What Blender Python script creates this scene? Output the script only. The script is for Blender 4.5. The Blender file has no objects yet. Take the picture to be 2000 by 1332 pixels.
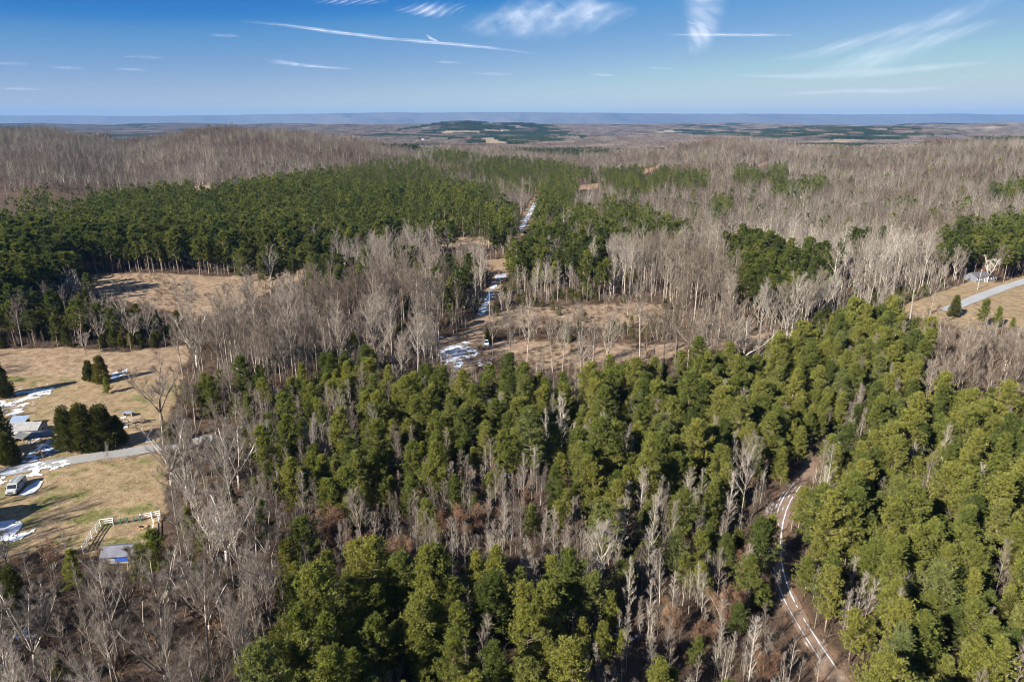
import bpy, math, random
import numpy as np
from mathutils import Vector, Matrix
R = math.radians
scn = bpy.context.scene
col = scn.collection

# ------------------------------------------------------------------ camera, sky, sun, exposure
CAMZ = 75.0
FPX = 1333.0                      # focal length in photo pixels (photo 2000 wide)
PITCH = math.atan((666 - 237) / FPX)
cd = bpy.data.cameras.new('camera'); cam = bpy.data.objects.new('camera', cd); col.objects.link(cam)
cam.location = (0, 0, CAMZ); cam.rotation_euler = (math.pi/2 - PITCH, 0, 0)
cd.sensor_width = 36; cd.lens = 36 * FPX / 2000; cd.clip_start = 1; cd.clip_end = 120000
scn.camera = cam
SUN_EL, SUN_AZ = 31.0, 49.0       # shadows run 49 deg right of straight ahead
sdir = Vector((-math.sin(R(SUN_AZ))*math.cos(R(SUN_EL)), -math.cos(R(SUN_AZ))*math.cos(R(SUN_EL)), math.sin(R(SUN_EL))))
w = bpy.data.worlds.new('World'); scn.world = w; w.use_nodes = True
nt = w.node_tree; bg = nt.nodes['Background']
sky = nt.nodes.new('ShaderNodeTexSky'); sky.sky_type = 'NISHITA'; sky.sun_disc = False
sky.sun_elevation = R(SUN_EL); sky.sun_rotation = math.atan2(sdir.x, sdir.y)
sky.altitude = 3000; sky.air_density = 1.0; sky.dust_density = 0.3; sky.ozone_density = 4.0
EXPO = 1.45; bg.inputs[1].default_value = 0.1
# deep winter sky by channel curves; overhead end lifted as added fill light
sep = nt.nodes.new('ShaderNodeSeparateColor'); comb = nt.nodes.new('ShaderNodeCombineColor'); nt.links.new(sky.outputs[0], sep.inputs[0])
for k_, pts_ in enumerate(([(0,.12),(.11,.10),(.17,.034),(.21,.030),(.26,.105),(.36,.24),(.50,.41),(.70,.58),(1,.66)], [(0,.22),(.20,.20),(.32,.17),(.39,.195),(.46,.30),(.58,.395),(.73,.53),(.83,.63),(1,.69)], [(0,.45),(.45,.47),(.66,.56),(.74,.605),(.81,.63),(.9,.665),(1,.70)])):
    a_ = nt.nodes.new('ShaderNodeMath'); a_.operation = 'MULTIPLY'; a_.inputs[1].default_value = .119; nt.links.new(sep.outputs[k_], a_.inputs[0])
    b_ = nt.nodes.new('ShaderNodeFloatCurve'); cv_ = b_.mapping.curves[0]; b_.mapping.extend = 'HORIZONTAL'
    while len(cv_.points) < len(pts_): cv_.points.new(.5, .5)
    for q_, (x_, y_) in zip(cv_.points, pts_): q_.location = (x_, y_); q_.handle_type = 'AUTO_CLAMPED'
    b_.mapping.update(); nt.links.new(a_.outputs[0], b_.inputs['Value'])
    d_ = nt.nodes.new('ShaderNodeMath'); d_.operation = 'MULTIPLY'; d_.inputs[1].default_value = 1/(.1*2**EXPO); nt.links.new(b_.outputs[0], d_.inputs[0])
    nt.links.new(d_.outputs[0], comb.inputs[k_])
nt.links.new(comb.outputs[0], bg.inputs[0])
sl = bpy.data.lights.new('sun', 'SUN'); sl.energy = 4.9; sl.angle = R(0.5); sl.color = (1.0, 0.94, 0.85)
so = bpy.data.objects.new('sun', sl); col.objects.link(so); so.location = (-60, -60, 300)
so.rotation_euler = sdir.to_track_quat('Z', 'Y').to_euler()
scn.view_settings.view_transform = 'Standard'; scn.view_settings.look = 'None'
scn.view_settings.gamma = 1; scn.view_settings.exposure = EXPO
cy = scn.cycles
cy.use_adaptive_sampling = False; cy.pixel_filter_type = 'BLACKMAN_HARRIS'; cy.filter_width = 1.05
cy.use_denoising = True; cy.denoiser = 'OPENIMAGEDENOISE'; cy.denoising_input_passes = 'RGB_ALBEDO_NORMAL'; cy.denoising_prefilter = 'ACCURATE'
cy.max_bounces = 6; cy.diffuse_bounces = 4; cy.glossy_bounces = 1; cy.transmission_bounces = 5
cy.transparent_max_bounces = 6; cy.volume_bounces = 0; cy.caustics_reflective = False; cy.caustics_refractive = False

# ------------------------------------------------------------------ maths helpers
rng = np.random.default_rng(7)
random.seed(7)
def _h(ix, iy, s):
    n = (ix.astype(np.int64)*374761393 + iy.astype(np.int64)*668265263 + s*2147483647) & 0x7fffffff
    n = ((n ^ (n >> 13)) * 1274126177) & 0x7fffffff
    return ((n ^ (n >> 16)) & 0xffff) / 65535.0
def vn(x, y, s=0):
    x = np.asarray(x, float); y = np.asarray(y, float)
    ix = np.floor(x); iy = np.floor(y); fx = x-ix; fy = y-iy
    fx = fx*fx*(3-2*fx); fy = fy*fy*(3-2*fy)
    a = _h(ix, iy, s); b = _h(ix+1, iy, s); c = _h(ix, iy+1, s); d = _h(ix+1, iy+1, s)
    return (a*(1-fx)+b*fx)*(1-fy) + (c*(1-fx)+d*fx)*fy
def fbm(x, y, s=0, o=4):
    r = 0; a = 1; t = 0
    for k in range(o):
        r = r + a*vn(x*2**k, y*2**k, s+k*17); t += a; a *= .5
    return r/t
def sst(a, b, x):
    t = np.clip((x-a)/(b-a), 0, 1); return t*t*(3-2*t)
SP, CP = math.sin(PITCH), math.cos(PITCH)
def raydir(px, py):
    u = (np.asarray(px, float)-1000)/FPX; v = (np.asarray(py, float)-666)/FPX
    return u, CP - v*SP, -SP - v*CP
def zray(px, py, D):                      # height of the sight line at ground distance D
    dx, dy, dz = raydir(px, py); return CAMZ + D*dz/dy
# crest line of the near ridges: (px, py of tree tops)
CR = np.array([[-400,258],[0,257],[100,254],[170,252],[230,262],[300,272],[360,266],[420,256],[480,251],[560,255],[620,258],[720,270],[830,282],[900,278],[1000,283],[1100,288],[1200,288],[1300,282],[1400,268],[1480,276],[1600,281],[1700,280],[1800,271],[1900,268],[2000,268],[2400,268]])
CD = np.array([[-400,1450],[0,1400],[230,1350],[480,1250],[720,1250],[1000,1350],[1400,1150],[1700,1200],[2400,1200]])
# bumps far off: px centre, py top, distance, half width px, half depth m
FAR = [(915,236,5600,105,500),(1000,240,5900,120,500),(700,243,6500,160,800),(600,241,8200,140,900),(420,241,9000,170,900),(120,242,9500,260,1000),(300,248,7000,180,700),
       (1270,243,7200,150,800),(1390,241,8600,200,1000),(1560,245,5600,140,600),(1640,247,4600,170,500),(1760,241,7800,160,800),(1880,241,6400,90,600),(1990,243,7000,140,800),(1120,242,8600,160,900),(880,242,9200,300,900),(2150,242,8000,200,900),(-150,243,8000,250,900)]
PL = np.array([[-500,226],[0,227],[150,226],[380,227],[560,223],[760,221],[950,219.5],[1150,221],[1400,223],[1700,224],[1790,222.5],[1850,224.5],[1960,224],[2000,222],[2500,223]])
def terrain(X, Y):
    X = np.asarray(X, float); Y = np.asarray(Y, float)
    Ys = np.maximum(Y, 30.0)
    px = np.clip(1000 + FPX*CP*X/Ys, -900, 2900)
    z = 1.6*(fbm(X/70, Y/70, 3)-.5)*2*sst(60, 200, Y)*(1-sst(500, 900, Y))
    z = z + 0.5*(fbm(X/14, Y/14, 5, 2)-.5)
    D = np.interp(px, CD[:,0], CD[:,1]); cp = np.interp(px, CR[:,0], CR[:,1])
    cp = 268 + (cp-268)*1.5
    zc = zray(px, cp, D) - 16
    rise = sst(330, 1, 0)*0 + sst(330, 1, 330)*0
    t = np.clip((Y-360)/(D-360), 0, 1); t = t*t*(3-2*t)
    dn = np.clip((Y-D)/900, 0, 1); dn = dn*dn*(3-2*dn)
    z = z + zc*t*(1-dn) - 30*dn + (fbm(X/210, Y/210, 9, 3)-.5)*34*t*(1-dn*.5)*sst(0,1,1-np.abs(t-.5)*1.2)
    f = sst(2000, 3200, Y)*(1-sst(9500, 12500, Y))
    wmax = np.zeros(np.shape(X)); bz = np.zeros(np.shape(X))
    for (bx, by, bd, hw, hd) in FAR:
        g = np.exp(-((px-bx)/hw)**2*.9) * np.exp(-((Y-bd)/hd)**2); top = zray(bx, by, bd) - 14 + 30
        bz = np.maximum(bz, top*g); wmax = np.maximum(wmax, g)
    z = z + f*((fbm(X/900, Y/600, 21, 3)-.5)*58*sst(2500,5200,Y)*(1-.8*wmax) + (fbm(X/300, Y/300, 22, 2)-.5)*9) + bz
    # the long plateau on the skyline
    pt = zray(px, np.interp(px, PL[:,0], PL[:,1]), 24000)
    z = z + sst(19500, 23800, Y + 5200*(fbm(X/2200, Y/5000, 41, 4)-.5)) * (pt + 30 + 34*(fbm(X/1900, Y/1500, 43)-.5)) * (1 - .30*sst(.35, .7, fbm(X/900, Y/1600, 47, 3))*(1-sst(22800, 24200, Y)))
    return z
def proj(X, Y, Z):
    zc = Y*CP - (Z-CAMZ)*SP; yc = Y*SP + (Z-CAMZ)*CP
    zc = np.where(zc < .1, .1, zc)
    return 1000 + FPX*X/zc, 666 - FPX*yc/zc, zc
def G(px, py, h=0.0):                     # the ground point (plus h) seen at a photo pixel
    dx, dy, dz = raydir(px, py)
    t = (CAMZ-h)/max(-float(dz), 1e-4) if dz < 0 else 2000
    for _ in range(30):
        z = float(terrain(dx*t, dy*t)) + h
        t2 = (CAMZ - z)/(-float(dz)); t = .5*t + .5*t2
    return Vector((float(dx*t), float(dy*t), float(terrain(dx*t, dy*t))))
def inside(px, py, poly):
    px = np.asarray(px, float); py = np.asarray(py, float)
    r = np.zeros(px.shape, bool); n = len(poly)
    for i in range(n):
        x1, y1 = poly[i]; x2, y2 = poly[(i+1) % n]
        if y1 == y2: continue
        c = ((y1 > py) != (y2 > py)) & (px < (x2-x1)*(py-y1)/(y2-y1)+x1)
        r ^= c
    return r

# ------------------------------------------------------------------ mesh and scene helpers
class MB:
    def __init__(s): s.v = []; s.f = []; s.m = []; s.n = 0
    def add(s, V, F, m=0):
        V = np.asarray(V, float).reshape(-1, 3)
        s.v.append(V)
        for f in F: s.f.append(tuple(int(i)+s.n for i in f)); s.m.append(m)
        s.n += len(V)
    def box(s, c, d, rz=0, m=0, taper=1.0):
        x, y, z = d[0]/2, d[1]/2, d[2]/2
        V = np.array([[-x,-y,-z],[x,-y,-z],[x,y,-z],[-x,y,-z],[-x*taper,-y*taper,z],[x*taper,-y*taper,z],[x*taper,y*taper,z],[-x*taper,y*taper,z]])
        ca, sa = math.cos(rz), math.sin(rz)
        V = np.stack([V[:,0]*ca-V[:,1]*sa+c[0], V[:,0]*sa+V[:,1]*ca+c[1], V[:,2]+c[2]], 1)
        s.add(V, [(0,3,2,1),(4,5,6,7),(0,1,5,4),(1,2,6,5),(2,3,7,6),(3,0,4,7)], m)
    def bar(s, a, b, wd, h, m=0):              # rectangular bar from a to b
        a = np.array(a, float); b = np.array(b, float); d = b-a; L = np.linalg.norm(d); d /= L
        up = np.array([0,0,1.]) if abs(d[2]) < .95 else np.array([0,1.,0])
        r = np.cross(d, up); r /= np.linalg.norm(r); u = np.cross(r, d)
        V = [p + r*sx*wd/2 + u*sz*h/2 for p in (a, b) for sx, sz in ((-1,-1),(1,-1),(1,1),(-1,1))]
        s.add(V, [(0,1,2,3),(7,6,5,4),(0,4,5,1),(1,5,6,2),(2,6,7,3),(3,7,4,0)], m)
    def tube(s, P, rad, k=6, m=0):
        P = np.asarray(P, float); n = len(P); V = []
        for i in range(n):
            d = P[min(i+1, n-1)] - P[max(i-1, 0)]; d = d/(np.linalg.norm(d)+1e-9)
            up = np.array([0,0,1.]) if abs(d[2]) < .9 else np.array([1.,0,0])
            a = np.cross(d, up); a /= np.linalg.norm(a); b = np.cross(d, a)
            for j in range(k):
                t = 2*math.pi*j/k; V.append(P[i] + rad[i]*(math.cos(t)*a + math.sin(t)*b))
        F = [(i*k+j, i*k+(j+1) % k, (i+1)*k+(j+1) % k, (i+1)*k+j) for i in range(n-1) for j in range(k)]
        F.append(tuple(range(k-1, -1, -1))); F.append(tuple(range((n-1)*k, n*k)))
        s.add(V, F, m)
    def tris(s, T, m=0):                       # T: (N,3,3)
        T = np.asarray(T, float); n = len(T)
        s.add(T.reshape(-1, 3), np.arange(n*3).reshape(-1, 3), m)
    def mesh(s, name, mats, smooth=False):
        me = bpy.data.meshes.new(name)
        me.from_pydata(np.concatenate(s.v).tolist(), [], s.f)
        for m in mats: me.materials.append(m)
        if len(mats) > 1: me.polygons.foreach_set('material_index', s.m)
        if smooth: me.polygons.foreach_set('use_smooth', [True]*len(me.polygons))
        me.update(); return me
    def build(s, name, mats, parent=None, smooth=False):
        if not isinstance(mats, (list, tuple)): mats = [mats]
        o = bpy.data.objects.new(name, s.mesh(name, mats, smooth)); col.objects.link(o); o.parent = parent
        return o
def tag(o, label=None, cat=None, group=None, kind=None):
    if label: o['label'] = label
    if cat: o['category'] = cat
    if group: o['group'] = group
    if kind: o['kind'] = kind
    return o
def thing(name, loc, label, cat, group=None, rz=0):
    o = bpy.data.objects.new(name, None); col.objects.link(o); o.location = loc; o.rotation_euler = (0, 0, rz)
    o.empty_display_size = .5
    return tag(o, label, cat, group)
def bigmesh(name, V, Q, mat, attrs=None, smooth=True):
    me = bpy.data.meshes.new(name); n = len(V); m = len(Q); k = Q.shape[1]
    me.vertices.add(n); me.vertices.foreach_set('co', np.asarray(V, np.float32).ravel())
    me.loops.add(m*k); me.loops.foreach_set('vertex_index', np.asarray(Q, np.int32).ravel())
    me.polygons.add(m); me.polygons.foreach_set('loop_start', np.arange(0, m*k, k, dtype=np.int32))
    me.polygons.foreach_set('use_smooth', np.full(m, smooth))
    me.update(calc_edges=True); me.materials.append(mat)
    for a, val in (attrs or {}).items():
        at = me.attributes.new(a, 'FLOAT', 'POINT'); at.data.foreach_set('value', np.asarray(val, np.float32))
    o = bpy.data.objects.new(name, me); col.objects.link(o); return o

# ------------------------------------------------------------------ materials
def mat(name):
    m = bpy.data.materials.new(name); m.use_nodes = True; t = m.node_tree
    return m, t, t.nodes['Principled BSDF']
def N(t, kind, **kw):
    n = t.nodes.new(kind)
    for k, v in kw.items(): setattr(n, k, v)
    return n
def noise(t, scale, detail=4, vec=None, rough=.55):
    n = N(t, 'ShaderNodeTexNoise'); n.inputs['Scale'].default_value = scale; n.inputs['Detail'].default_value = detail
    n.inputs['Roughness'].default_value = rough
    if vec is not None: t.links.new(vec, n.inputs['Vector'])
    return n.outputs['Fac']
def ramp(t, fac, stops):
    r = N(t, 'ShaderNodeValToRGB'); e = r.color_ramp.elements
    while len(e) < len(stops): e.new(.5)
    for i, (p, c) in enumerate(stops): e[i].position = p; e[i].color = (*c, 1) if len(c) == 3 else c
    t.links.new(fac, r.inputs[0]); return r.outputs[0]
def mix(t, fac, a, b, blend='MIX'):
    m = N(t, 'ShaderNodeMix', data_type='RGBA', blend_type=blend)
    for sock, v in ((m.inputs[0], fac), (m.inputs[6], a), (m.inputs[7], b)):
        if isinstance(v, (int, float)): sock.default_value = v
        elif isinstance(v, (tuple, list)): sock.default_value = (*v, 1)
        else: t.links.new(v, sock)
    return m.outputs[2]
def math_(t, op, a, b=None, clamp=False):
    m = N(t, 'ShaderNodeMath', operation=op, use_clamp=clamp)
    for i, v in enumerate((a, b)):
        if v is None: continue
        if isinstance(v, (int, float)): m.inputs[i].default_value = v
        else: t.links.new(v, m.inputs[i])
    return m.outputs[0]
def simple(name, c, rough=.7, c2=None, scale=3.0, metal=0, spec=.3, bump=0):
    m, t, b = mat(name)
    b.inputs['Roughness'].default_value = rough; b.inputs['Metallic'].default_value = metal
    b.inputs['Specular IOR Level'].default_value = spec
    c2 = c2 or tuple(v*.72 for v in c)
    co = N(t, 'ShaderNodeTexCoord').outputs['Object']
    f = noise(t, scale, 5, co)
    t.links.new(ramp(t, f, [(.35, c2), (.65, c)]), b.inputs['Base Color'])
    if bump:
        bn = N(t, 'ShaderNodeBump'); bn.inputs['Strength'].default_value = bump; t.links.new(f, bn.inputs['Height']); t.links.new(bn.outputs[0], b.inputs['Normal'])
    return m
def foliage(name, stops, trans=.42, nscale=.6, dark=.66):
    """per-tree hue from the stops, per-clump tone from noise; leaves let some light through"""
    m, t, b = mat(name)
    oi = N(t, 'ShaderNodeObjectInfo'); tc = N(t, 'ShaderNodeTexCoord')
    c = ramp(t, oi.outputs['Random'], stops)
    f = noise(t, nscale, 3, tc.outputs['Object'])
    v = ramp(t, f, [(.36, (dark, dark, dark*1.05)), (.50, (.95, .95, .95)), (.64, (1.32, 1.28, 1.15))])
    c = mix(t, 1.0, c, v, 'MULTIPLY')
    t.links.new(c, b.inputs['Base Color']); b.inputs['Roughness'].default_value = .5; b.inputs['Specular IOR Level'].default_value = .25
    tr = N(t, 'ShaderNodeBsdfTranslucent'); t.links.new(mix(t, 1.0, c, (1.1, 1.15, .55), 'MULTIPLY'), tr.inputs[0])
    ms = N(t, 'ShaderNodeMixShader'); ms.inputs[0].default_value = trans
    out = t.nodes['Material Output']
    t.links.new(b.outputs[0], ms.inputs[1]); t.links.new(tr.outputs[0], ms.inputs[2]); t.links.new(ms.outputs[0], out.inputs[0])
    return m
def bark(name, stops, zmix=None):
    m, t, b = mat(name)
    oi = N(t, 'ShaderNodeObjectInfo'); tc = N(t, 'ShaderNodeTexCoord')
    c = ramp(t, oi.outputs['Random'], stops)
    f = noise(t, 1.3, 4, tc.outputs['Object'])
    c = mix(t, 1.0, c, ramp(t, f, [(.36, (.6, .58, .56)), (.64, (1.1, 1.08, 1.06))]), 'MULTIPLY')
    ge = N(t, 'ShaderNodeNewGeometry').outputs['Position']
    c = mix(t, 1.0, c, ramp(t, noise(t, .009, 3, ge), [(.38, (.66, .59, .54)), (.50, (.88, .85, .82)), (.62, (1.08, 1.08, 1.06))]), 'MULTIPLY')
    t.links.new(c, b.inputs['Base Color']); b.inputs['Roughness'].default_value = .85; b.inputs['Specular IOR Level'].default_value = .15
    return m
M = {}
M['pine_young'] = foliage('pine_needles_young', [(0, (.100,.126,.032)), (.25, (.165,.184,.042)), (.6, (.225,.232,.054)), (.85, (.262,.256,.060)), (1, (.170,.195,.070))], nscale=1.7, dark=.48)
M['pine_tall'] = foliage('pine_needles_tall', [(0, (.058,.080,.018)), (.5, (.098,.120,.024)), (.85, (.145,.160,.030)), (1, (.18,.185,.036))], nscale=.9, dark=.5)
M['cedar'] = foliage('cedar_foliage', [(0, (.070,.078,.020)), (.6, (.110,.110,.028)), (1, (.150,.135,.036))], trans=.3, nscale=1.4, dark=.5)
M['oakleaf'] = foliage('dry_oak_leaves', [(0, (.12,.065,.040)), (.5, (.17,.095,.058)), (1, (.23,.145,.09))], trans=.2)
M['twig'] = bark('bare_twigs', [(0, (.18,.155,.13)), (.5, (.27,.24,.205)), (1, (.38,.345,.30))])
M['shadetwig'] = bark('bare_twigs_shaded', [(0, (.088,.075,.062)), (.5, (.142,.124,.105)), (1, (.22,.198,.172))])  # darker copy of the twigs: self-shadow of far crowns put into the colour
M['limb'] = bark('bare_limbs', [(0, (.24,.21,.18)), (.5, (.37,.335,.29)), (1, (.54,.505,.45))])
M['pinebark'] = bark('pine_bark', [(0, (.20,.15,.12)), (1, (.34,.28,.23))])
M['whitebark'] = bark('pale_sycamore_bark', [(0, (.62,.60,.55)), (1, (.72,.70,.66))])
M['brush'] = bark('brush_stems', [(0, (.11,.078,.058)), (.5, (.17,.125,.095)), (1, (.25,.20,.155))])
# ------------------------------------------------------------------ where things are (outlines read off the photo, unprojected onto the land)
FIELDS = {   # bare ground seen in the photo: name -> (outline, colour class)
 'brown_meadow': [(20,592),(95,548),(200,534),(330,534),(430,541),(560,531),(614,516),(610,536),(548,562),(475,592),(432,606),(405,632),(330,608),(255,590),(180,578),(140,572),(100,566),(60,582)],
 'pasture': [(-260,684),(0,682),(60,680),(130,679),(240,688),(368,674),(374,704),(352,722),(352,760),(338,790),(330,815),(318,850),(312,870),(312,884),(200,905),(0,935),(-260,965)],
 'lawn': [(-260,965),(0,935),(200,905),(312,884),(318,905),(330,950),(326,1000),(318,1020),(318,1062),(300,1075),(240,1090),(165,1078),(60,1085),(0,1098),(-260,1120)],
 'strip': [(848,668),(900,648),(935,640),(962,662),(1100,668),(1290,672),(1400,664),(1535,646),(1548,662),(1450,680),(1330,692),(1290,708),(1230,706),(1100,722),(1010,714),(945,704),(905,738),(865,706)],
 'strip_back': [(905,636),(950,612),(1040,600),(1100,598),(1240,590),(1292,596),(1300,612),(1292,632),(1200,640),(1100,640),(990,640),(940,644)],
 'line_near': [(903,652),(925,640),(932,612),(944,582),(956,556),(965,535),(948,524),(946,508),(992,505),(994,540),(978,560),(962,598),(950,642),(930,655)],
 'line_far': [(1000,466),(1014,432),(1028,405),(1046,380),(1056,380),(1052,402),(1044,430),(1024,466)],
 'glade': [(842,466),(940,463),(964,476),(905,490),(866,487)],
 'right_field': [(1740,608),(1800,582),(1860,562),(1900,546),(1955,552),(2000,538),(2300,500),(2300,700),(2100,700),(2000,652),(1975,640),(1930,650),(1890,645),(1840,632),(1800,625)],
 'gap': [(1490,652),(1545,645),(1545,668),(1500,672)],
 'far_glade': [(375,362),(412,362),(410,371),(380,371)],
 'hill_scar': [(1478,322),(1500,314),(1500,320),(1482,328)],
 'scar2': [(1248,334),(1290,322),(1282,330),(1256,340)],
 'scar3': [(1125,364),(1170,358),(1166,368),(1128,372)],
 # open farmland in the valley
 'far_field_1': [(925,268),(975,267),(988,280),(930,280)], 'far_field_2': [(850,256),(990,252),(1000,257),(855,262)],
 'far_field_3': [(900,276),(918,275),(918,285),(895,284)], 'far_field_4': [(798,273),(835,272),(834,280),(800,280)],
 'far_field_5': [(1610,274),(1650,269),(1690,274),(1680,281),(1615,281)], 'far_field_6': [(1895,247),(1960,246),(1975,250),(1900,252)],
 'far_field_7': [(1110,270),(1160,266),(1165,270),(1120,275)], 'far_field_8': [(1260,259),(1310,253),(1350,258),(1300,263)],
}
TRACKVIEW = [(1600,885),(1625,880),(1560,962),(1534,1020),(1530,1100),(1562,1190),(1616,1275),(1588,1282),(1540,1200),(1508,1120),(1503,1040),(1515,990),(1560,930)]
BASEZ = [([(905,604),(960,596),(1240,588),(1296,594),(1312,640),(1540,640),(1540,650),(1300,668),(905,664)], 'hedge')]
TRACK = [(1646,856),(1618,872),(1592,896),(1566,936),(1540,968),(1524,1002),(1517,1040),(1514,1080),(1520,1120),(1535,1165),(1560,1210),(1592,1262),(1640,1330),(1700,1420)]
ROADL = [(-200,948),(-60,934),(0,925),(60,912),(130,901),(200,890),(260,882),(312,873),(360,866),(440,852)]
ROADR = [(1846,609),(1880,593),(1920,577),(1960,562),(2000,550),(2100,520),(2250,485)]
CAN = []   # canopy zones, later ones win: (outline, recipe)
def Z(recipe, *poly): CAN.append((poly, recipe))
# recipes: list of (kind, share), density, height scale
REC = {
 'hard':   (dict(B=.66, T=.02, C=.03, V=.29), .56, .92),
 'hardR':  (dict(B=.60, V=.30, C=.06, T=.04), .52, .92),
 'brush':  (dict(S=.72, C=.14, T=.02, B=.12), .5, .6),
 'plant':  (dict(T=.99, B=.01), .80, 1.0),
 'plantY': (dict(T=.62, P=.36, B=.02), .75, .95),
 'leftline': (dict(T=.42, C=.34, B=.12, V=.12), 1.1, .74),
 'center': (dict(B=.80, V=.13, C=.07), .60, .98),
 'pmix':   (dict(T=.26, P=.12, B=.46, C=.16), .8, .82),
 'rpine':  (dict(P=.40, T=.52, B=.08), .85, .95),
 'stems':  (dict(S=.20, B=.38, C=.24, P=.18), .85, .6),
 'clump':  (dict(T=.85, P=.15), .7, .95),
 'hedge':  (dict(C=.20, X=.46, V=.24, B=.10), 1.0, .5),
 'young':  (dict(P=.79, S=.18, C=.03), 1.3, .98),
 'youngS': (dict(P=.66, S=.28, C=.04, O=.02), 1.4, .93),
 'mixed':  (dict(P=.52, S=.38, C=.05, B=.02, O=.03), 1.4, .92),
 'stemsF': (dict(S=.70, P=.20, B=.04, O=.06), 1.4, .85),
 'greyL':  (dict(V=.26, B=.38, P=.10, C=.05, X=.09, S=.12), 1.15, .72),
 'greyD':  (dict(V=.34, B=.18, C=.06, X=.14, S=.18, P=.10), 1.15, .68),
 'brownR': (dict(V=.45, B=.52, C=.03), .75, .78),
 'oak':    (dict(O=.18, S=.56, P=.18, X=.08), 1.5, .72),
 'cedars': (dict(C=.5, B=.3, X=.2), .7, .6),
}
Z('brush', (-400,365),(250,352),(340,366),(250,384),(180,402),(60,424),(-400,440))
Z('clump', (20,378),(90,374),(90,384),(22,386))
Z('hardR', (1180,300),(2500,250),(2500,640),(1180,560))
Z('plant', (-400,470),(0,426),(60,412),(168,397),(180,376),(262,372),(330,356),(400,366),(480,350),(560,330),(640,322),(700,320),(830,330),(872,356),(960,380),(1010,402),(1016,432),(990,470),(960,470),(870,458),(800,456),(780,470),(700,478),(650,480),(635,500),(610,510),(560,525),(480,530),(390,540),(330,530),(280,525),(190,528),(100,532),(40,560),(-400,600))
Z('plantY', (560,440),(700,420),(860,400),(960,400),(1000,430),(960,468),(870,458),(800,456),(780,468),(700,474),(600,486))
Z('pmix', (838,292),(1000,302),(1090,318),(1240,334),(1200,372),(1050,366),(960,372),(880,352),(820,328),(700,316),(760,300))
Z('clump', (846,296),(900,292),(925,300),(900,318),(850,310))
Z('clump', (930,318),(1050,308),(1150,322),(1150,352),(1060,350),(980,352),(930,335))
Z('clump', (1040,366),(1110,350),(1130,372),(1110,398),(1046,402))
Z('clump', (1170,338),(1250,332),(1380,340),(1382,354),(1300,360),(1200,362))
Z('clump', (1212,366),(1290,356),(1292,368),(1214,378))
Z('clump', (1430,334),(1535,330),(1540,346),(1440,352))
Z('clump', (1500,364),(1600,358),(1612,370),(1520,378))
Z('clump', (1384,400),(1424,398),(1424,428),(1400,424))
Z('clump', (1840,466),(1990,440),(2040,450),(2000,480),(1850,500))
Z('clump', (1930,372),(2050,355),(2060,380),(1940,386))
Z('clump', (1880,500),(1960,470),(2060,470),(2060,515),(1960,530))
Z('hard', (700,376),(0,0),(0,0))
Z('leftline', (-300,560),(60,548),(100,548),(200,548),(300,560),(350,600),(384,642),(384,676),(240,684),(60,676),(-300,690))
Z('plant', (-300,520),(60,520),(70,560),(20,590),(-300,620))
Z('center', (398,600),(440,570),(520,545),(640,540),(680,520),(760,500),(820,500),(850,560),(860,640),(848,700),(770,716),(700,726),(560,740),(470,748),(392,716),(384,642))
Z('clump', (540,548),(600,520),(680,510),(722,520),(722,548),(640,560),(560,560))
Z('hard', (640,484),(700,476),(764,490),(764,540),(720,520),(650,512))
Z('pmix', (764,470),(850,478),(905,492),(942,480),(950,506),(946,525),(960,535),(942,580),(930,612),(905,640),(866,600),(840,560),(800,548),(766,520))
Z('rpine', (992,500),(1016,466),(1040,430),(1050,402),(1110,398),(1140,404),(1250,424),(1340,468),(1350,492),(1280,500),(1190,516),(1188,560),(1190,596),(1120,590),(1000,600),(960,600),(978,560),(994,540))
Z('stems', (985,536),(1100,530),(1180,560),(1190,600),(1000,606),(968,590))
Z('center', (1190,500),(1350,488),(1420,500),(1420,560),(1620,580),(1600,650),(1400,660),(1310,655),(1300,600),(1190,590))
Z('hedge', (905,636),(960,600),(1100,596),(1240,590),(1300,600),(1310,636),(1300,660),(1100,664),(962,662))
Z('clump', (1412,486),(1470,476),(1530,500),(1610,512),(1622,560),(1560,590),(1440,560),(1418,520))
Z('cedars', (1625,560),(1700,550),(1800,530),(1900,520),(1890,545),(1800,580),(1740,608),(1650,620),(1620,600))
Z('greyD', (300,880),(330,760),(372,716),(560,742),(600,760),(560,900),(520,1010),(330,1010),(318,900))
Z('young', (640,760),(700,712),(840,720),(905,740),(1010,712),(1100,722),(1230,706),(1290,708),(1450,680),(1550,655),(1620,610),(1700,600),(1830,606),(1836,640),(1812,700),(1812,770),(1900,768),(2400,760),(2400,1500),(1500,1500),(1130,1500),(1000,1180),(800,1000),(560,1000),(560,850))
Z('youngS', (640,715),(720,700),(850,715),(905,740),(980,730),(960,800),(830,830),(640,800))
Z('mixed', (520,820),(600,770),(700,760),(840,830),(1000,880),(1200,940),(1440,900),(1500,960),(1440,1120),(1200,1130),(1120,1200),(1000,1170),(800,1160),(600,1180),(500,1180),(480,960))
Z('stemsF', (600,985),(850,985),(1160,1010),(1180,1060),(1060,1120),(880,1090),(640,1100),(590,1060))
Z('stemsF', (1160,1080),(1420,1100),(1460,1190),(1200,1190),(1140,1150))
Z('young', (560,1160),(700,1090),(860,1110),(1050,1120),(1150,1160),(1130,1230),(1160,1500),(500,1500),(500,1220))
Z('oak', (1150,1180),(1300,1160),(1500,1150),(1640,1190),(1700,1340),(1700,1600),(1190,1600))
Z('stems', (1440,880),(1510,870),(1530,900),(1500,1000),(1440,1030),(1410,960))
Z('stemsF', (1640,770),(1690,760),(1720,820),(1700,880),(1640,880))
Z('young', (1560,860),(1700,880),(2400,860),(2400,1600),(1750,1600),(1640,1250),(1560,1130),(1540,1050),(1540,980))
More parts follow.
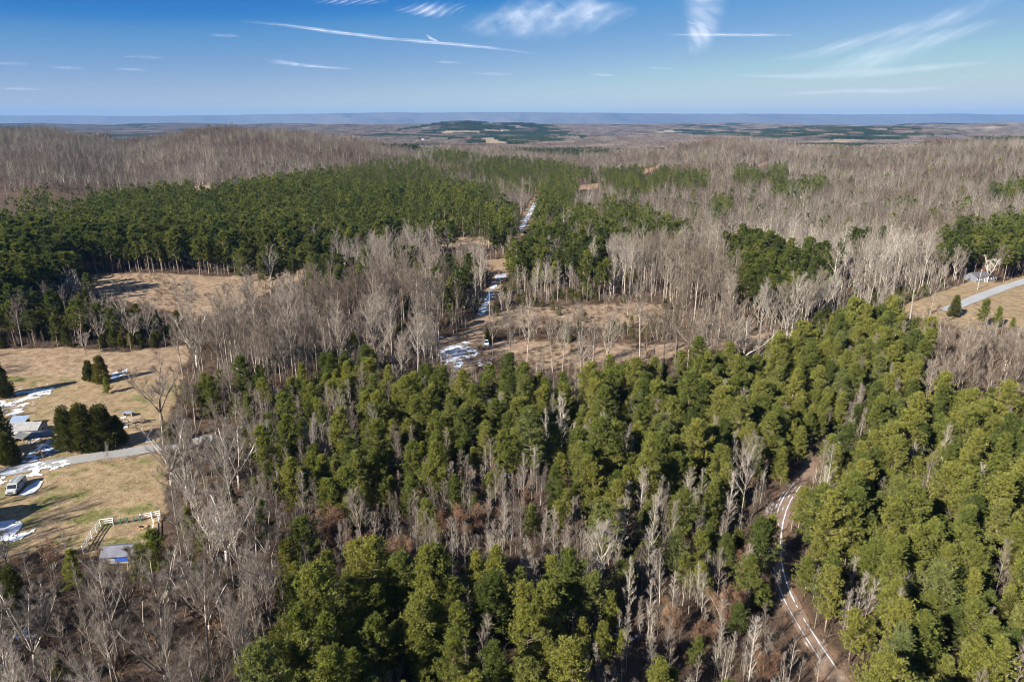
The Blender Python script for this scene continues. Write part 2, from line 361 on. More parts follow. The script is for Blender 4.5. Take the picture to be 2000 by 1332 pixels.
Z('youngS', (1650,1120),(1760,1100),(1900,1190),(2050,1200),(2050,1600),(1750,1600),(1660,1280))
Z('brownR', (1816,668),(1870,640),(2000,655),(2400,690),(2400,765),(1990,772),(1880,768),(1820,740))
Z('greyL', (-400,1085),(165,1076),(320,1064),(330,1000),(400,1000),(560,1010),(560,1160),(480,1260),(420,1600),(-400,1600))
Z('mixed', (400,760),(640,720),(660,790),(560,830),(470,800))

def fpoly(names): return [FIELDS[n] for n in names]
def unproj_line(pts): return np.array([list(G(x, y)) for x, y in pts])
def resample(P, step):
    P = np.asarray(P)[:, :2]; d = np.r_[0, np.cumsum(np.linalg.norm(np.diff(P, axis=0), axis=1))]
    # smooth by Catmull-ish: dense linear then moving average
    s = np.arange(0, d[-1], step); Q = np.stack([np.interp(s, d, P[:, i]) for i in (0, 1)], 1)
    k = max(3, int(9/step)) | 1; pad = k//2
    Qp = np.r_[np.repeat(Q[:1], pad, 0), Q, np.repeat(Q[-1:], pad, 0)]
    return np.stack([np.convolve(Qp[:, i], np.ones(k)/k, 'valid') for i in (0, 1)], 1)
LINES = {k: resample(unproj_line(v), 1.0) for k, v in (('track', TRACK), ('roadl', ROADL), ('roadr', ROADR))}
def dist_line(X, Y, L, cap=40):
    """distance from points to a dense polyline (brute force near its bounding box)"""
    r = np.full(X.shape, float(cap)); b0 = L.min(0)-cap; b1 = L.max(0)+cap
    m = (X > b0[0]) & (X < b1[0]) & (Y > b0[1]) & (Y < b1[1]); idx = np.flatnonzero(m)
    for c in range(0, len(idx), 20000):
        ii = idx[c:c+20000]
        d = np.hypot(X[ii, None]-L[None, :, 0], Y[ii, None]-L[None, :, 1]).min(1); r[ii] = np.minimum(d, cap)
    return r

# ------------------------------------------------------------------ the ground: one sheet from under the camera to the plateau on the skyline
def build_ground():
    st = [-70.0]; y = -70.0
    while y < 25600:
        d = y + 110
        r = .0052 if d < 520 else (.009 if d < 1800 else .018)
        y += max(d*r, .45); st.append(y)
    Ys = np.array(st); A = np.linspace(-1, 1, 761); A = np.sign(A)*np.abs(A)**1.12*1.08
    YY = np.repeat(Ys[:, None], len(A), 1); XX = A[None, :]*(YY+110)
    X = XX.ravel(); Y = YY.ravel(); Zt = terrain(X, Y)
    nr, nc = YY.shape
    i = np.arange(nr-1)[:, None]*nc + np.arange(nc-1)[None, :]; i = i.ravel()
    Q = np.stack([i, i+1, i+nc+1, i+nc], 1)
    px, py, zc = proj(X, Y, Zt)
    jx = (fbm(X/6, Y/6, 51, 3)-.5)*(1400*3.2/np.maximum(zc, 30)) ; jy = (fbm(X/6, Y/6, 57, 3)-.5)*(1400*2.0/np.maximum(zc, 30))*np.clip(60/np.maximum(zc,60)*1.6, .05, 1)
    qx, qy = px+jx, py+jy; ok = Y > 20
    def any_in(ns): 
        r = np.zeros(X.shape, bool)
        for p in fpoly(ns): r |= inside(qx, qy, p)
        return (r & ok).astype(float)
    dry = any_in([n for n in FIELDS])
    lawn = any_in(['lawn']); past = any_in(['pasture'])
    green = np.maximum(lawn*.85, past*sst(.35, .75, fbm(X/30, Y/30, 61, 2)) * (qy > 735))
    sedge = any_in(['brown_meadow', 'strip', 'strip_back', 'line_near', 'glade', 'far_glade', 'gap'])
    sedge = np.maximum(sedge, past*(qy < 735)*.75)
    far = any_in([n for n in FIELDS if n.startswith('far_field')])
    dirt = any_in(['hill_scar', 'scar2', 'scar3'])
    dt = dist_line(X, Y, LINES['track'], 12); tr = 1-sst(1.6, 3.2, dt + 2.5*(fbm(X/3, Y/3, 71, 2)-.5))
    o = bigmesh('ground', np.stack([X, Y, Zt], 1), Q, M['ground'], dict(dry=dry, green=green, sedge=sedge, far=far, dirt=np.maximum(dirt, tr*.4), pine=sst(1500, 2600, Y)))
    tag(o, kind='structure'); return o
def ground_mat():
    m, t, b = mat('ground_cover')
    def at(n):
        a = N(t, 'ShaderNodeAttribute'); a.attribute_name = n; return a.outputs['Fac']
    ge = N(t, 'ShaderNodeNewGeometry').outputs['Position']
    n1 = noise(t, .05, 6, ge); n2 = noise(t, .35, 6, ge); n3 = noise(t, 2.2, 5, ge, .7); n4 = noise(t, .012, 4, ge)
    litter = mix(t, n3, ramp(t, n2, [(.3, (.030,.020,.014)), (.7, (.078,.050,.034))]), (.10,.068,.047))
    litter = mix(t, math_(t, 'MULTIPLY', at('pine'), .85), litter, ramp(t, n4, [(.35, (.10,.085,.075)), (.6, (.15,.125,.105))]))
    grass = mix(t, n3, ramp(t, n2, [(.3, (.17,.125,.070)), (.7, (.34,.255,.155))]), (.26,.19,.115))
    grn = ramp(t, n3, [(.3, (.075,.085,.022)), (.7, (.16,.165,.055))])
    patch = ramp(t, noise(t, .13, 6, ge, .62), [(.50, (0,0,0)), (.60, (1,1,1))])
    gf = math_(t, 'MULTIPLY', at('green'), patch)
    grass = mix(t, gf, grass, grn)
    sd = mix(t, n3, ramp(t, n2, [(.32, (.125,.088,.060)), (.5, (.25,.18,.12)), (.68, (.39,.295,.20))]), (.26,.185,.125))
    grass = mix(t, at('sedge'), grass, sd)
    grass = mix(t, at('far'), grass, ramp(t, n4, [(.4, (.30,.235,.15)), (.6, (.24,.19,.12))]))
    grass = mix(t, 1.0, grass, ramp(t, noise(t, .55, 7, ge, .75), [(.36, (.62,.58,.52)), (.50, (.96,.95,.93)), (.64, (1.14,1.12,1.08))]), 'MULTIPLY')
    c = mix(t, at('dry'), litter, grass)
    c = mix(t, at('dirt'), c, ramp(t, n2, [(.3, (.20,.115,.07)), (.7, (.36,.23,.15))]))
    t.links.new(c, b.inputs['Base Color']); b.inputs['Roughness'].default_value = .95; b.inputs['Specular IOR Level'].default_value = .08
    bn = N(t, 'ShaderNodeBump'); bn.inputs['Strength'].default_value = .9; bn.inputs['Distance'].default_value = .5
    h = math_(t, 'ADD', math_(t, 'MULTIPLY', n2, .8), math_(t, 'MULTIPLY', n3, .45))
    t.links.new(h, bn.inputs['Height']); t.links.new(bn.outputs[0], b.inputs['Normal'])
    return m
M['ground'] = ground_mat()
ground = build_ground()

def strip_mesh(name, L, half, mat_, lift, off=0.0, wob=0.0, mask=None):
    """a strip draped along a polyline; mask(i, s) -> bool keeps a piece"""
    T = np.gradient(L, axis=0); T /= np.linalg.norm(T, axis=1)[:, None]; Nn = np.stack([-T[:, 1], T[:, 0]], 1)
    k = 5; offs = np.linspace(-half, half, k)
    V = []; 
    for j, o_ in enumerate(offs):
        wv = wob*(fbm(np.arange(len(L))/4.0, np.full(len(L), j*0+off*3+ (1 if o_ > 0 else 9)), 81, 2)-.5)*(1 if j in (0, k-1) else 0)
        P = L + Nn*(off+o_+wv)[:, None] if wob else L + Nn*(off+o_)
        V.append(P)
    V = np.stack(V, 1)                                    # (n,k,2)
    Zs = terrain(V[..., 0], V[..., 1]) + lift
    if half > 1: Zs = Zs*.5 + Zs.mean(1, keepdims=True)*.5 + .05
    n = len(L); VV = np.concatenate([V, Zs[..., None]], 2).reshape(-1, 3)
    Q = [(i*k+j, i*k+j+1, (i+1)*k+j+1, (i+1)*k+j) for i in range(n-1) for j in range(k-1) if mask is None or mask(i, j)]
    if not Q: return None
    return bigmesh(name, VV, np.array(Q)[:, ::-1], mat_)
def road_mat(name, c1, c2, snow=0.0):
    m, t, b = mat(name); ge = N(t, 'ShaderNodeNewGeometry').outputs['Position']
    f = noise(t, .9, 6, ge, .65); g = noise(t, 8, 3, ge)
    c = mix(t, g, ramp(t, f, [(.35, c1), (.65, c2)]), tuple(v*1.1 for v in c2))
    t.links.new(c, b.inputs['Base Color']); b.inputs['Roughness'].default_value = .9; return m
M['road'] = road_mat('worn_asphalt', (.15,.143,.135), (.24,.23,.215))
M['roadpale'] = road_mat('pale_asphalt', (.22,.22,.22), (.28,.28,.28))
M['dirt'] = road_mat('track_earth', (.10,.066,.045), (.20,.135,.092))
tag(strip_mesh('road', resample(LINES['roadl'], .5), 2.3, M['road'], .06, wob=.5), kind='structure')
tag(strip_mesh('road', LINES['roadr'], 2.7, M['roadpale'], .10), kind='structure')
tag(strip_mesh('dirt_track', resample(LINES['track'], .5), 1.35, M['dirt'], .05, wob=1.2), kind='structure')

# ------------------------------------------------------------------ snow lying in the shade
def snow_mat():
    m, t, b = mat('old_snow'); ge = N(t, 'ShaderNodeNewGeometry').outputs['Position']
    f = noise(t, 1.6, 5, ge, .6)
    t.links.new(ramp(t, f, [(.3, (.36,.38,.42)), (.6, (.60,.63,.67))]), b.inputs['Base Color'])
    b.inputs['Roughness'].default_value = .8
    bn = N(t, 'ShaderNodeBump'); bn.inputs['Strength'].default_value = .5; bn.inputs['Distance'].default_value = .2
    t.links.new(f, bn.inputs['Height']); t.links.new(bn.outputs[0], b.inputs['Normal']); return m
M['snow'] = snow_mat()
SNOW = [  # (outline, cover 0..1, cell metres)
 ([(858,684),(880,676),(905,672),(920,678),(936,690),(922,700),(905,712),(890,728),(868,712),(852,700)], .70, .35),
 ([(920,700),(960,700),(965,712),(930,716)], .30, .35),
 ([(902,668),(916,668),(918,674),(904,676)], .7, .35), ([(836,656),(906,656),(904,664),(840,662)], .35, .4),
 ([(0,782),(30,768),(70,758),(105,756),(100,768),(80,780),(60,798),(28,812),(0,812)], .5, .3),
 ([(38,762),(60,752),(92,750),(108,758),(70,768)], .35, .3),
 ([(212,736),(224,728),(250,722),(252,728),(232,738),(216,744)], .8, .3),
 ([(0,930),(20,915),(60,905),(110,902),(136,906),(110,916),(80,930),(50,932),(0,948)], .55, .25),
 ([(60,884),(80,866),(100,852),(110,856),(130,868),(118,880),(98,890),(70,900),(40,905)], .5, .25),
 ([(46,866),(72,850),(80,856),(60,868)], .8, .25), ([(100,846),(118,842),(118,850),(102,852)], .8, .25),
 ([(37,967),(52,952),(68,943),(76,938),(84,941),(78,952),(66,963),(50,968)], 1.0, .12),
 ([(0,1020),(30,1018),(62,1018),(72,1030),(60,1044),(30,1058),(0,1068),(-40,1075),(-60,1020)], .74, .25),
 ([(62,912),(90,904),(140,900),(90,914)], .6, .25),
 ([(24,596),(34,584),(44,572),(60,560),(74,553),(72,560),(58,574),(46,586),(30,602)], .8, .5), ([(110,545),(150,538),(160,541),(120,549)], .6, .5),
 ([(933,610),(945,588),(958,562),(966,552),(972,556),(962,580),(950,606),(944,618),(934,616)], .66, .5),
 ([(966,538),(988,534),(990,541),(976,546),(968,546)], .95, .35),
 ([(1014,446),(1022,430),(1034,412),(1042,396),(1048,398),(1042,412),(1032,430),(1022,448),(1016,452)], .75, .7),
 ([(800,775),(830,770),(870,772),(860,778),(810,780)], .4, .35), ([(1200,1230),(1250,1210),(1262,1240),(1215,1262)], .35, .25),
 ([(975,925),(995,925),(992,940),(978,940)], .7, .3), ([(560,812),(590,810),(590,816),(562,818)], .5, .3),
 ([(1640,850),(1672,862),(1660,878),(1636,872)], .4, .3), ([(1495,985),(1512,980),(1510,1020),(1498,1012)], .5, .25),
 ([(20,1225),(75,1225),(78,1258),(24,1258)], .55, .2), 
 ([(210,1068),(262,1062),(268,1088),(220,1098)], .45, .2),
 ([(225,822),(245,812),(250,838),(222,842)], .6, .25), ([(285,858),(296,856),(294,864),(284,866)], .9, .2),
 ([(1195,770),(1215,765),(1220,775),(1200,778)], .3, .3), ([(930,1180),(980,1170),(1000,1210),(960,1220)], .25, .25),
]
def snow():
    Vs, Qs, n = [], [], 0
    for poly, cover, cell in SNOW:
        P = np.array([list(G(x, y))[:2] for x, y in poly]); b0, b1 = P.min(0)-1, P.max(0)+1
        gx = np.arange(b0[0], b1[0], cell); gy = np.arange(b0[1], b1[1], cell)
        if len(gx)*len(gy) > 250000: continue
        XX, YY = np.meshgrid(gx, gy); cx, cy_ = XX+cell/2, YY+cell/2
        k = 0 if cover >= .95 else 1
        f = fbm(cx/1.5, cy_/1.5, 91, 5)*.6 + fbm(cx/5, cy_/5, 95, 3)*.4
        thr = np.quantile(f, 1-cover)
        ins = inside(cx + k*1.6*(fbm(cx/1.7, cy_/1.7, 97, 3)-.5), cy_ + k*1.6*(fbm(cx/1.7, cy_/1.7, 99, 3)-.5), P)
        keep = ins & (f > thr); keep = keep[:-1, :-1]
        ny, nx = XX.shape; idx = np.arange(ny*nx).reshape(ny, nx)
        wx = XX + cell*.5*(vn(XX*3.1, YY*3.1, 11)-.5); wy = YY + cell*.5*(vn(XX*3.1, YY*3.1, 13)-.5)
        ZZ = terrain(wx, wy) + .13
        q = np.stack([idx[:-1, :-1][keep], idx[:-1, 1:][keep], idx[1:, 1:][keep], idx[1:, :-1][keep]], 1)
        used, inv = np.unique(q, return_inverse=True)
        Vs.append(np.stack([wx.ravel(), wy.ravel(), ZZ.ravel()], 1)[used]); Qs.append(inv.reshape(-1, 4)+n); n += len(used)
    # snow lying in the wheel ruts of the track
    L = resample(LINES['track'], .35); T = np.gradient(L, axis=0); T /= np.linalg.norm(T, axis=1)[:, None]; Nn = np.stack([-T[:, 1], T[:, 0]], 1)
    px, py, _ = proj(L[:, 0], L[:, 1], terrain(L[:, 0], L[:, 1]))
    for off, hw in ((-.75, .075), (.75, .10), (0, .07), (-1.3, .07)):
        f = fbm(np.arange(len(L))/5.0, np.full(len(L), off*7), 101, 4)
        thr = {-.75: .27, .75: .30, 0: .54, -1.3: .56}[off]
        keep = (f > thr + .12*np.clip((py-1150)/100, 0, 1)) & (py > 945) & (py < 1300) & ((abs(off) > .5) | (py < 1140))
        wv = hw*np.clip((f-thr)*9, 0, 1)*(.75+.6*vn(np.arange(len(L))/2.5, np.full(len(L), off), 103))
        e1 = .1*(vn(np.arange(len(L))*.9, np.full(len(L), off), 105)-.5); e2 = .1*(vn(np.arange(len(L))*.9, np.full(len(L), off), 107)-.5); A = L + Nn*(off-wv+e1)[:, None]; B = L + Nn*(off+wv+e2)[:, None]
        V = np.concatenate([A, B]); V = np.c_[V, terrain(V[:, 0], V[:, 1])+.16]
        k = np.flatnonzero(keep[:-1]); m_ = len(L)
        Vs.append(V); Qs.append(np.stack([k, k+m_, k+1+m_, k+1], 1)+n); n += len(V)
    o = bigmesh('snow', np.concatenate(Vs), np.concatenate(Qs), M['snow']); tag(o, kind='structure')
snow()
# ------------------------------------------------------------------ trees
def blades(c, d, L, wd, r, face=None):
    """thin triangles rooted at c pointing along d (N,3), length L, width wd, their flat side turned to face"""
    n = len(c); d = d/np.linalg.norm(d, axis=1, keepdims=True)
    s = np.cross(d, r.normal(size=(n, 3)) if face is None else face + r.normal(0, .45, (n, 3))); s /= np.linalg.norm(s, axis=1, keepdims=True)+1e-9
    L = np.broadcast_to(L, (n,))[:, None]; wd = np.broadcast_to(wd, (n,))[:, None]
    return np.stack([c - s*wd*.5, c + s*wd*.5, c + d*L], 1)
def leafquads(c, d, L, wd, r, face=None):
    """kite-shaped sprays as two triangles"""
    n = len(c); d = d/np.linalg.norm(d, axis=1, keepdims=True)
    s = np.cross(d, r.normal(size=(n, 3)) if face is None else face + r.normal(0, .45, (n, 3))); s /= np.linalg.norm(s, axis=1, keepdims=True)+1e-9
    L = np.broadcast_to(L, (n,))[:, None]; wd = np.broadcast_to(wd, (n,))[:, None]
    m1 = c + d*L*.55 - s*wd*.5; m2 = c + d*L*.55 + s*wd*.5
    return np.concatenate([np.stack([c, m2, m1], 1), np.stack([m1, m2, c + d*L], 1)])
def unit(az, el): return np.array([math.cos(az)*math.cos(el), math.sin(az)*math.cos(el), math.sin(el)])
def trunkline(r, H, lean=.02, n=8, wob=.012):
    a = r.uniform(0, 6.28); t = np.linspace(0, 1, n)
    x = np.cumsum(r.normal(0, wob*H, n))*t + math.cos(a)*lean*H*t; y = np.cumsum(r.normal(0, wob*H, n))*t + math.sin(a)*lean*H*t
    return np.stack([x, y, t*H], 1)
def at_line(P, t):
    k = t*(len(P)-1); i = min(int(k), len(P)-2); return P[i] + (P[i+1]-P[i])*(k-i)

def pine(seed, H=12, cb=.25, Rr=2.6, top='round', lod=0):
    """a pine: tapered trunk; whorled limbs that turn up, each with clumps of needle tufts"""
    r = np.random.default_rng(seed)
    P = trunkline(r, H*.96, .02, 9, .006); rad = np.linspace(.011*H+.03, .02, len(P))
    tr = MB(); tr.tube(P - [0, 0, .3], rad, [8, 5, 3][lod])
    cr = MB(); cc = []; 
    nb = int([66, 36, 20][lod]*(H*(1-cb)/8)**.7); lob = r.uniform(.6, 1.35, 7)
    for i in range(nb):
        t = cb + (1-cb)*((i+r.uniform(0, .9))/nb)**.92; s = (t-cb)/(1-cb)
        if top == 'round': env = (1-s**2.6)**.62*(.55+.45*min(1, s/.22))
        else: env = (1-s)**.72*(.8+.2*min(1, s/.1))
        az = i*2.4 + r.normal(0, .5); L = Rr*env*r.uniform(.58, 1.28)*lob[int((az % 6.283)/6.283*7) % 7] + .25
        el = R(5) + R(48)*s + r.normal(0, .14)
        o = at_line(P, min(t, .995)); tip = o + unit(az, el)*L + np.array([0, 0, .10*L])
        mid = (o+tip)/2 - np.array([0, 0, .07*L])
        if lod < 2: cr.tube([o, mid, tip], [.016*L+.012, .012*L+.008, .008], 3, 1)
        for u in ([1, .8, .58, .36] if lod == 0 else ([1, .78, .5] if lod < 2 else [1, .6])):
            q = (1-u)**2*o + 2*u*(1-u)*mid + u*u*tip
            for k in range({0: 1, 1: 2, 2: 1}[lod]):
                c = q + r.normal(0, .17*(.5+.5*u), 3)*np.array([1, 1, .55])*(L/2+.35); cc.append((c, unit(az, el), .35+.2*u))
    for k in range([14, 8, 4][lod]): cc.append((P[-1] + r.normal(0, .3, 3) - [0, 0, abs(r.normal(0, .3))], np.array([0, 0, 1.]), .4))
    cc2 = np.array([c for c, d, s in cc]); dd = np.array([d for c, d, s in cc]); ss = np.array([s for c, d, s in cc])
    nt_ = [8, 7, 3][lod]; bl = [11, 4, 3][lod]
    C = np.repeat(cc2, nt_, 0); D = np.repeat(dd, nt_, 0); S = np.repeat(ss, nt_)
    off = r.normal(size=C.shape); off /= np.linalg.norm(off, axis=1, keepdims=True); off[:, 2] = off[:, 2]*.65+.12
    C = C + off*S[:, None]*[.95, .66, .66][lod]*r.uniform(.45, 1, len(C))[:, None]
    rad_ = C*np.array([1, 1, 0]); rad_ /= np.linalg.norm(rad_, axis=1, keepdims=True)+.3
    Fc = off*.9 + rad_*.6 + np.array([0, 0, .45]); Fc = np.repeat(Fc, bl, 0)
    D = D*.7 + off*.6 + np.array([0, 0, .6])
    C = np.repeat(C, bl, 0); D = np.repeat(D, bl, 0) + r.normal(0, .75, (len(C)*1, 3))
    L = [.36, .62, .95][lod]; wd = [.075, .17, .40][lod]
    cr.tris(blades(C, D, L*r.uniform(.7, 1.2, len(C)), wd, r, Fc))
    return tr, cr
def cedar(seed, H=8, Rr=1.7, lod=0):
    r = np.random.default_rng(seed)
    P = trunkline(r, H*.9, .01, 5, .004); tr = MB(); tr.tube(P-[0, 0, .3], np.linspace(.14, .02, 5), [6, 4, 3][lod])
    cr = MB(); nc = [95, 46, 22][lod]; per = [95, 42, 22][lod]
    s = r.beta(1.0, 1.35, nc); az = np.arange(nc)*2.4 + r.normal(0, .4, nc)
    env = Rr*(1-s**1.5)**.9*np.minimum(1, (s+.06)/.16)**.5*r.uniform(.62, 1.12, nc)
    cc = np.stack([np.cos(az)*env*.72, np.sin(az)*env*.72, .5 + s*(H-.9)], 1)
    C = np.repeat(cc, per, 0); n = len(C); A = np.repeat(az, per)
    off = r.normal(size=(n, 3)); off /= np.linalg.norm(off, axis=1, keepdims=True); off *= np.array([1, 1, .8])
    C = C + off*(r.uniform(.3, .62, n)*Rr/1.8)[:, None]
    D = off + np.stack([np.cos(A)*.5, np.sin(A)*.5, np.full(n, .75)], 1) + r.normal(0, .3, (n, 3))
    L = [.36, .52, .85][lod]
    cr.tris(leafquads(C, D, L*r.uniform(.6, 1.2, n), [.17, .27, .48][lod], r, off + np.array([0, 0, .3])))
    return tr, cr
FORM = dict(
 forest=dict(cb=.42, nl=13, el=(38, 66), ll=.27, leaders=0, lean=.03, tr=.0105, tw=.75),
 vase=dict(cb=.22, nl=5, el=(28, 60), ll=.34, leaders=5, lean=.04, tr=.016, tw=.9),
 pole=dict(cb=.2, nl=22, el=(36, 66), ll=.19, leaders=0, lean=.025, tr=.008, tw=.55),
 broad=dict(cb=.24, nl=7, el=(12, 50), ll=.42, leaders=4, lean=.05, tr=.021, tw=1.0))
def bare(seed, H=18, form='forest', lod=0, leaves=False, fine=1.0):
    """a leafless tree: trunk, limbs and branches grown recursively, ending in sprays of thin twigs"""
    r = np.random.default_rng(seed); f = FORM[form]; tr = MB(); cr = MB(); segs = []
    r0 = f['tr']*H+.02
    def grow(o, d, L, rad, lvl, wob, trop, sides, mb, m):
        n = 5 if lvl < 2 else 3; P = [o]; d = d/np.linalg.norm(d)
        for i in range(n):
            d = d + r.normal(0, wob, 3) + np.array([0, 0, trop]); d /= np.linalg.norm(d); P.append(P[-1] + d*L/n)
        P = np.array(P); mb.tube(P, np.linspace(rad, rad*.35, n+1), sides, m); return P, d
    sides = ([8, 5, 4], [5, 3, 3], [3, 3, 3])[lod]
    axes = []
    if f['leaders']:
        P = trunkline(r, H*f['cb'], f['lean'], 4, .006); tr.tube(P-[0, 0, .3], np.linspace(r0*1.15, r0*.85, 4), sides[0]); a0 = r.uniform(0, 6.28)
        for k in range(f['leaders']):
            el = R(r.uniform(44, 72) if form == 'broad' else r.uniform(56, 80)); 
            Q, _ = grow(P[-1], unit(a0+k*6.283/f['leaders']+r.normal(0, .3), el), H*(1-f['cb'])*r.uniform(.85, 1.05), r0*.58, 1, .09, .05, sides[0], tr, 0)
            axes.append((Q, .2, f['nl'], H*f['ll']*.55, r0*.26))
    else:
        P = trunkline(r, H*.97, f['lean'], 9, .0035); tr.tube(P-[0, 0, .3], np.linspace(r0, r0*.16, 9), sides[0])
        if r.random() < .5 and form == 'forest':
            Q, _ = grow(at_line(P, .45), unit(r.uniform(0, 6.28), R(68)), H*.45, r0*.55, 1, .06, .05, sides[0], tr, 0); axes.append((Q, .25, 6, H*f['ll']*.7, r0*.22))
        axes.append((P, f['cb'], f['nl'], H*f['ll'], r0*.36))
    nsub = [6, 5, 3][lod]
    for (P, cb, nl, LL, rr) in axes:
        for i in range(nl):
            t = cb + (1-cb)*(i+r.uniform(.1, .9))/nl; s = (t-cb)/(1-cb)
            o = at_line(P, min(t, .99)); ax = at_line(P, min(t+.02, 1))-at_line(P, max(t-.02, 0))
            el = R(r.uniform(*f['el'])); L = LL*(1.12-.62*s)*r.uniform(.7, 1.2)
            d = unit(i*2.4+r.normal(0, .5), el)*1.0 + ax/np.linalg.norm(ax)*.25
            rad = max(rr*(1-.6*s), .018)
            Q, de = grow(o, d, L, rad, 1, .075, .07, sides[1], cr, 1)
            ns = nsub if form != 'pole' else max(2, nsub-2)
            for j in range(ns):
                u = .22+.78*(j+r.uniform(0, 1))/ns; oo = at_line(Q, min(u, .99)); dq = Q[-1]-Q[0]; dq /= np.linalg.norm(dq)
                d2 = dq + r.normal(0, .42, 3) + np.array([0, 0, .32]); L2 = L*(.62-.25*u)*r.uniform(.7, 1.3)
                if lod == 2: segs.append((oo, oo+d2/np.linalg.norm(d2)*L2)); continue
                Q2, _ = grow(oo, d2, L2, max(rad*.36, .012), 2, .09, .08, sides[2], cr, 1)
                segs.append((Q2[0], Q2[-1]))
            segs.append((Q[1], Q[-1]))
    A = np.array([a for a, b in segs]); B = np.array([b for a, b in segs])
    k = max(2, int([22, 11, 5][lod]*fine)); n = len(A)*k
    u = r.uniform(.15, 1, n)[:, None]; A2 = np.repeat(A, k, 0); B2 = np.repeat(B, k, 0); C = A2+(B2-A2)*u
    D = (B2-A2); Ls = np.linalg.norm(D, axis=1); D = D/(Ls[:, None]+1e-6) + r.normal(0, .44, (n, 3)) + np.array([0, 0, .26])
    tl = f['tw']*(H/16)**.6*[1.15, 1.25, 1.5][lod]; wd = [.024, .042, .066][lod]
    fm = 1 if leaves else 0
    T = blades(C, D, tl*r.uniform(.55, 1.25, n), wd, r); cr.tris(T, fm)
    if lod == 0:                                  # side twiglets off the twigs
        E = np.repeat((T[:, 0]+T[:, 2])/2, 1, 0); cr.tris(blades(E, D/np.linalg.norm(D, axis=1, keepdims=True)+r.normal(0, .6, D.shape), tl*.6, .020, r), fm)
    if leaves:
        kk = [7, 3, 2][lod]; C = np.repeat(T[:, 2], kk, 0) + r.normal(0, .22, (n*kk, 3))
        sel = r.random(len(C)) < .8; C = C[sel]
        cr.tris(leafquads(C, r.normal(size=C.shape), [.17, .26, .4][lod], [.12, .18, .28][lod], r), 0)
    return tr, cr
def shrub(seed, H=2.6, lod=0, green=False):
    r = np.random.default_rng(seed); tr = MB(); cr = MB()
    for k in range(7):
        d = unit(r.uniform(0, 6.28), R(r.uniform(45, 85))); L = H*r.uniform(.6, 1)
        P = np.array([[0, 0, -.1], d*L*.5, d*L + [0, 0, .1]]) + np.array([r.normal(0, .25), r.normal(0, .25), 0]); tr.tube(P, [.04, .025, .01], 3)
    n = [700, 260, 90][lod]; az = r.uniform(0, 6.28, n); el = r.uniform(.15, 1.5, n); q = H*np.sqrt(r.uniform(.08, .9, n))*(.75+.3*np.sin(az*3+seed))
    D = np.stack([np.cos(az)*np.cos(el), np.sin(az)*np.cos(el), np.sin(el)], 1); C = D*q[:, None]*np.array([.85, .85, .9])
    cr.tris(blades(C, D + r.normal(0, .4, D.shape), [.55, .7, .9][lod], [.03, .055, .11][lod], r), 1); return tr, cr

KIND = {}      # kind -> per lod list of variants: (trunk mesh, crown mesh, whole mesh)
def both(name, tr, cr, tm, cm, far=None):
    t = tr.mesh(name+'_trunk', [tm], True); c = cr.mesh(name+'_crown', cm)
    w_ = MB()
    for mb, base in ((tr, 2), (cr, 0)):
        off = w_.n
        w_.v += mb.v; w_.f += [tuple(i+off for i in f) for f in mb.f]; w_.m += [(2 if base == 2 else m) for m in mb.m]; w_.n += mb.n
    return t, c, w_
def variants(kind, fn, counts, tm, cm):
    KIND[kind] = []
    for lod, cnt in enumerate(counts):
        L = []
        for s in range(cnt):
            tr, cr = fn(s, lod); t, c, w_ = both(kind, tr, cr, tm, cm)
            cf = [M['shadetwig'] if (q_ is M['twig'] and lod == 2) else (M['twig'] if (q_ is M['limb'] and lod >= 1) else q_) for q_ in cm]
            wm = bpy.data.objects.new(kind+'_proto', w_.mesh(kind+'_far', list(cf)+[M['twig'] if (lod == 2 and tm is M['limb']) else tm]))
            L.append((t, c, wm))
        KIND[kind].append(L)
variants('P', lambda s, l: pine(100+s, [11, 12.5, 9.5, 13, 10.5, 12, 14, 8][s % 8], [.16, .22, .12, .3, .2, .26, .3, .1][s % 8], [2.15, 2.5, 1.9, 2.4, 2.6, 2.0, 2.8, 1.75][s % 8], ['round', 'cone', 'cone', 'round', 'cone', 'round', 'round', 'cone'][s % 8], l), (8, 5, 3), M['pinebark'], [M['pine_young'], M['pinebark']])
variants('T', lambda s, l: pine(200+s, [18, 19.5, 17, 20, 16][s % 5], [.45, .5, .38, .52, .42][s % 5], [2.9, 3.1, 2.7, 3.3, 2.6][s % 5], 'round', l), (4, 5, 4), M['pinebark'], [M['pine_tall'], M['pinebark']])
variants('B', lambda s, l: bare(300+s, [19, 22, 17, 20, 23, 18][s % 6], 'forest', l), (6, 6, 5), M['limb'], [M['twig'], M['limb']])
variants('V', lambda s, l: bare(400+s, [15, 17, 13, 16, 14, 18][s % 6], ['vase', 'vase', 'broad', 'vase', 'vase', 'broad'][s % 6], l), (6, 5, 4), M['limb'], [M['twig'], M['limb']])
variants('S', lambda s, l: bare(500+s, [10, 12, 8.5, 11, 13, 9, 12.5, 7.5][s % 8], 'pole', l, fine=.4), (8, 5, 2), M['limb'], [M['twig'], M['limb']])
variants('C', lambda s, l: cedar(600+s, [8, 6.5, 9.5, 7][s % 4], [2.2, 2.1, 2.6, 2.5][s % 4], l), (4, 3, 2), M['brush'], [M['cedar'], M['brush']])
variants('O', lambda s, l: bare(700+s, [9, 7, 8][s % 3], 'vase', l, leaves=True, fine=.45), (3, 2, 1), M['limb'], [M['oakleaf'], M['brush']])
variants('X', lambda s, l: shrub(800+s, [2.6, 3.2, 2.1][s % 3], l), (3, 3, 2), M['brush'], [M['brush'], M['brush']])
HT = dict(P=9, T=16, B=14, V=11, S=7, C=4.5, O=5.5, X=1.5)     # height of the crown's middle, for looking a zone up

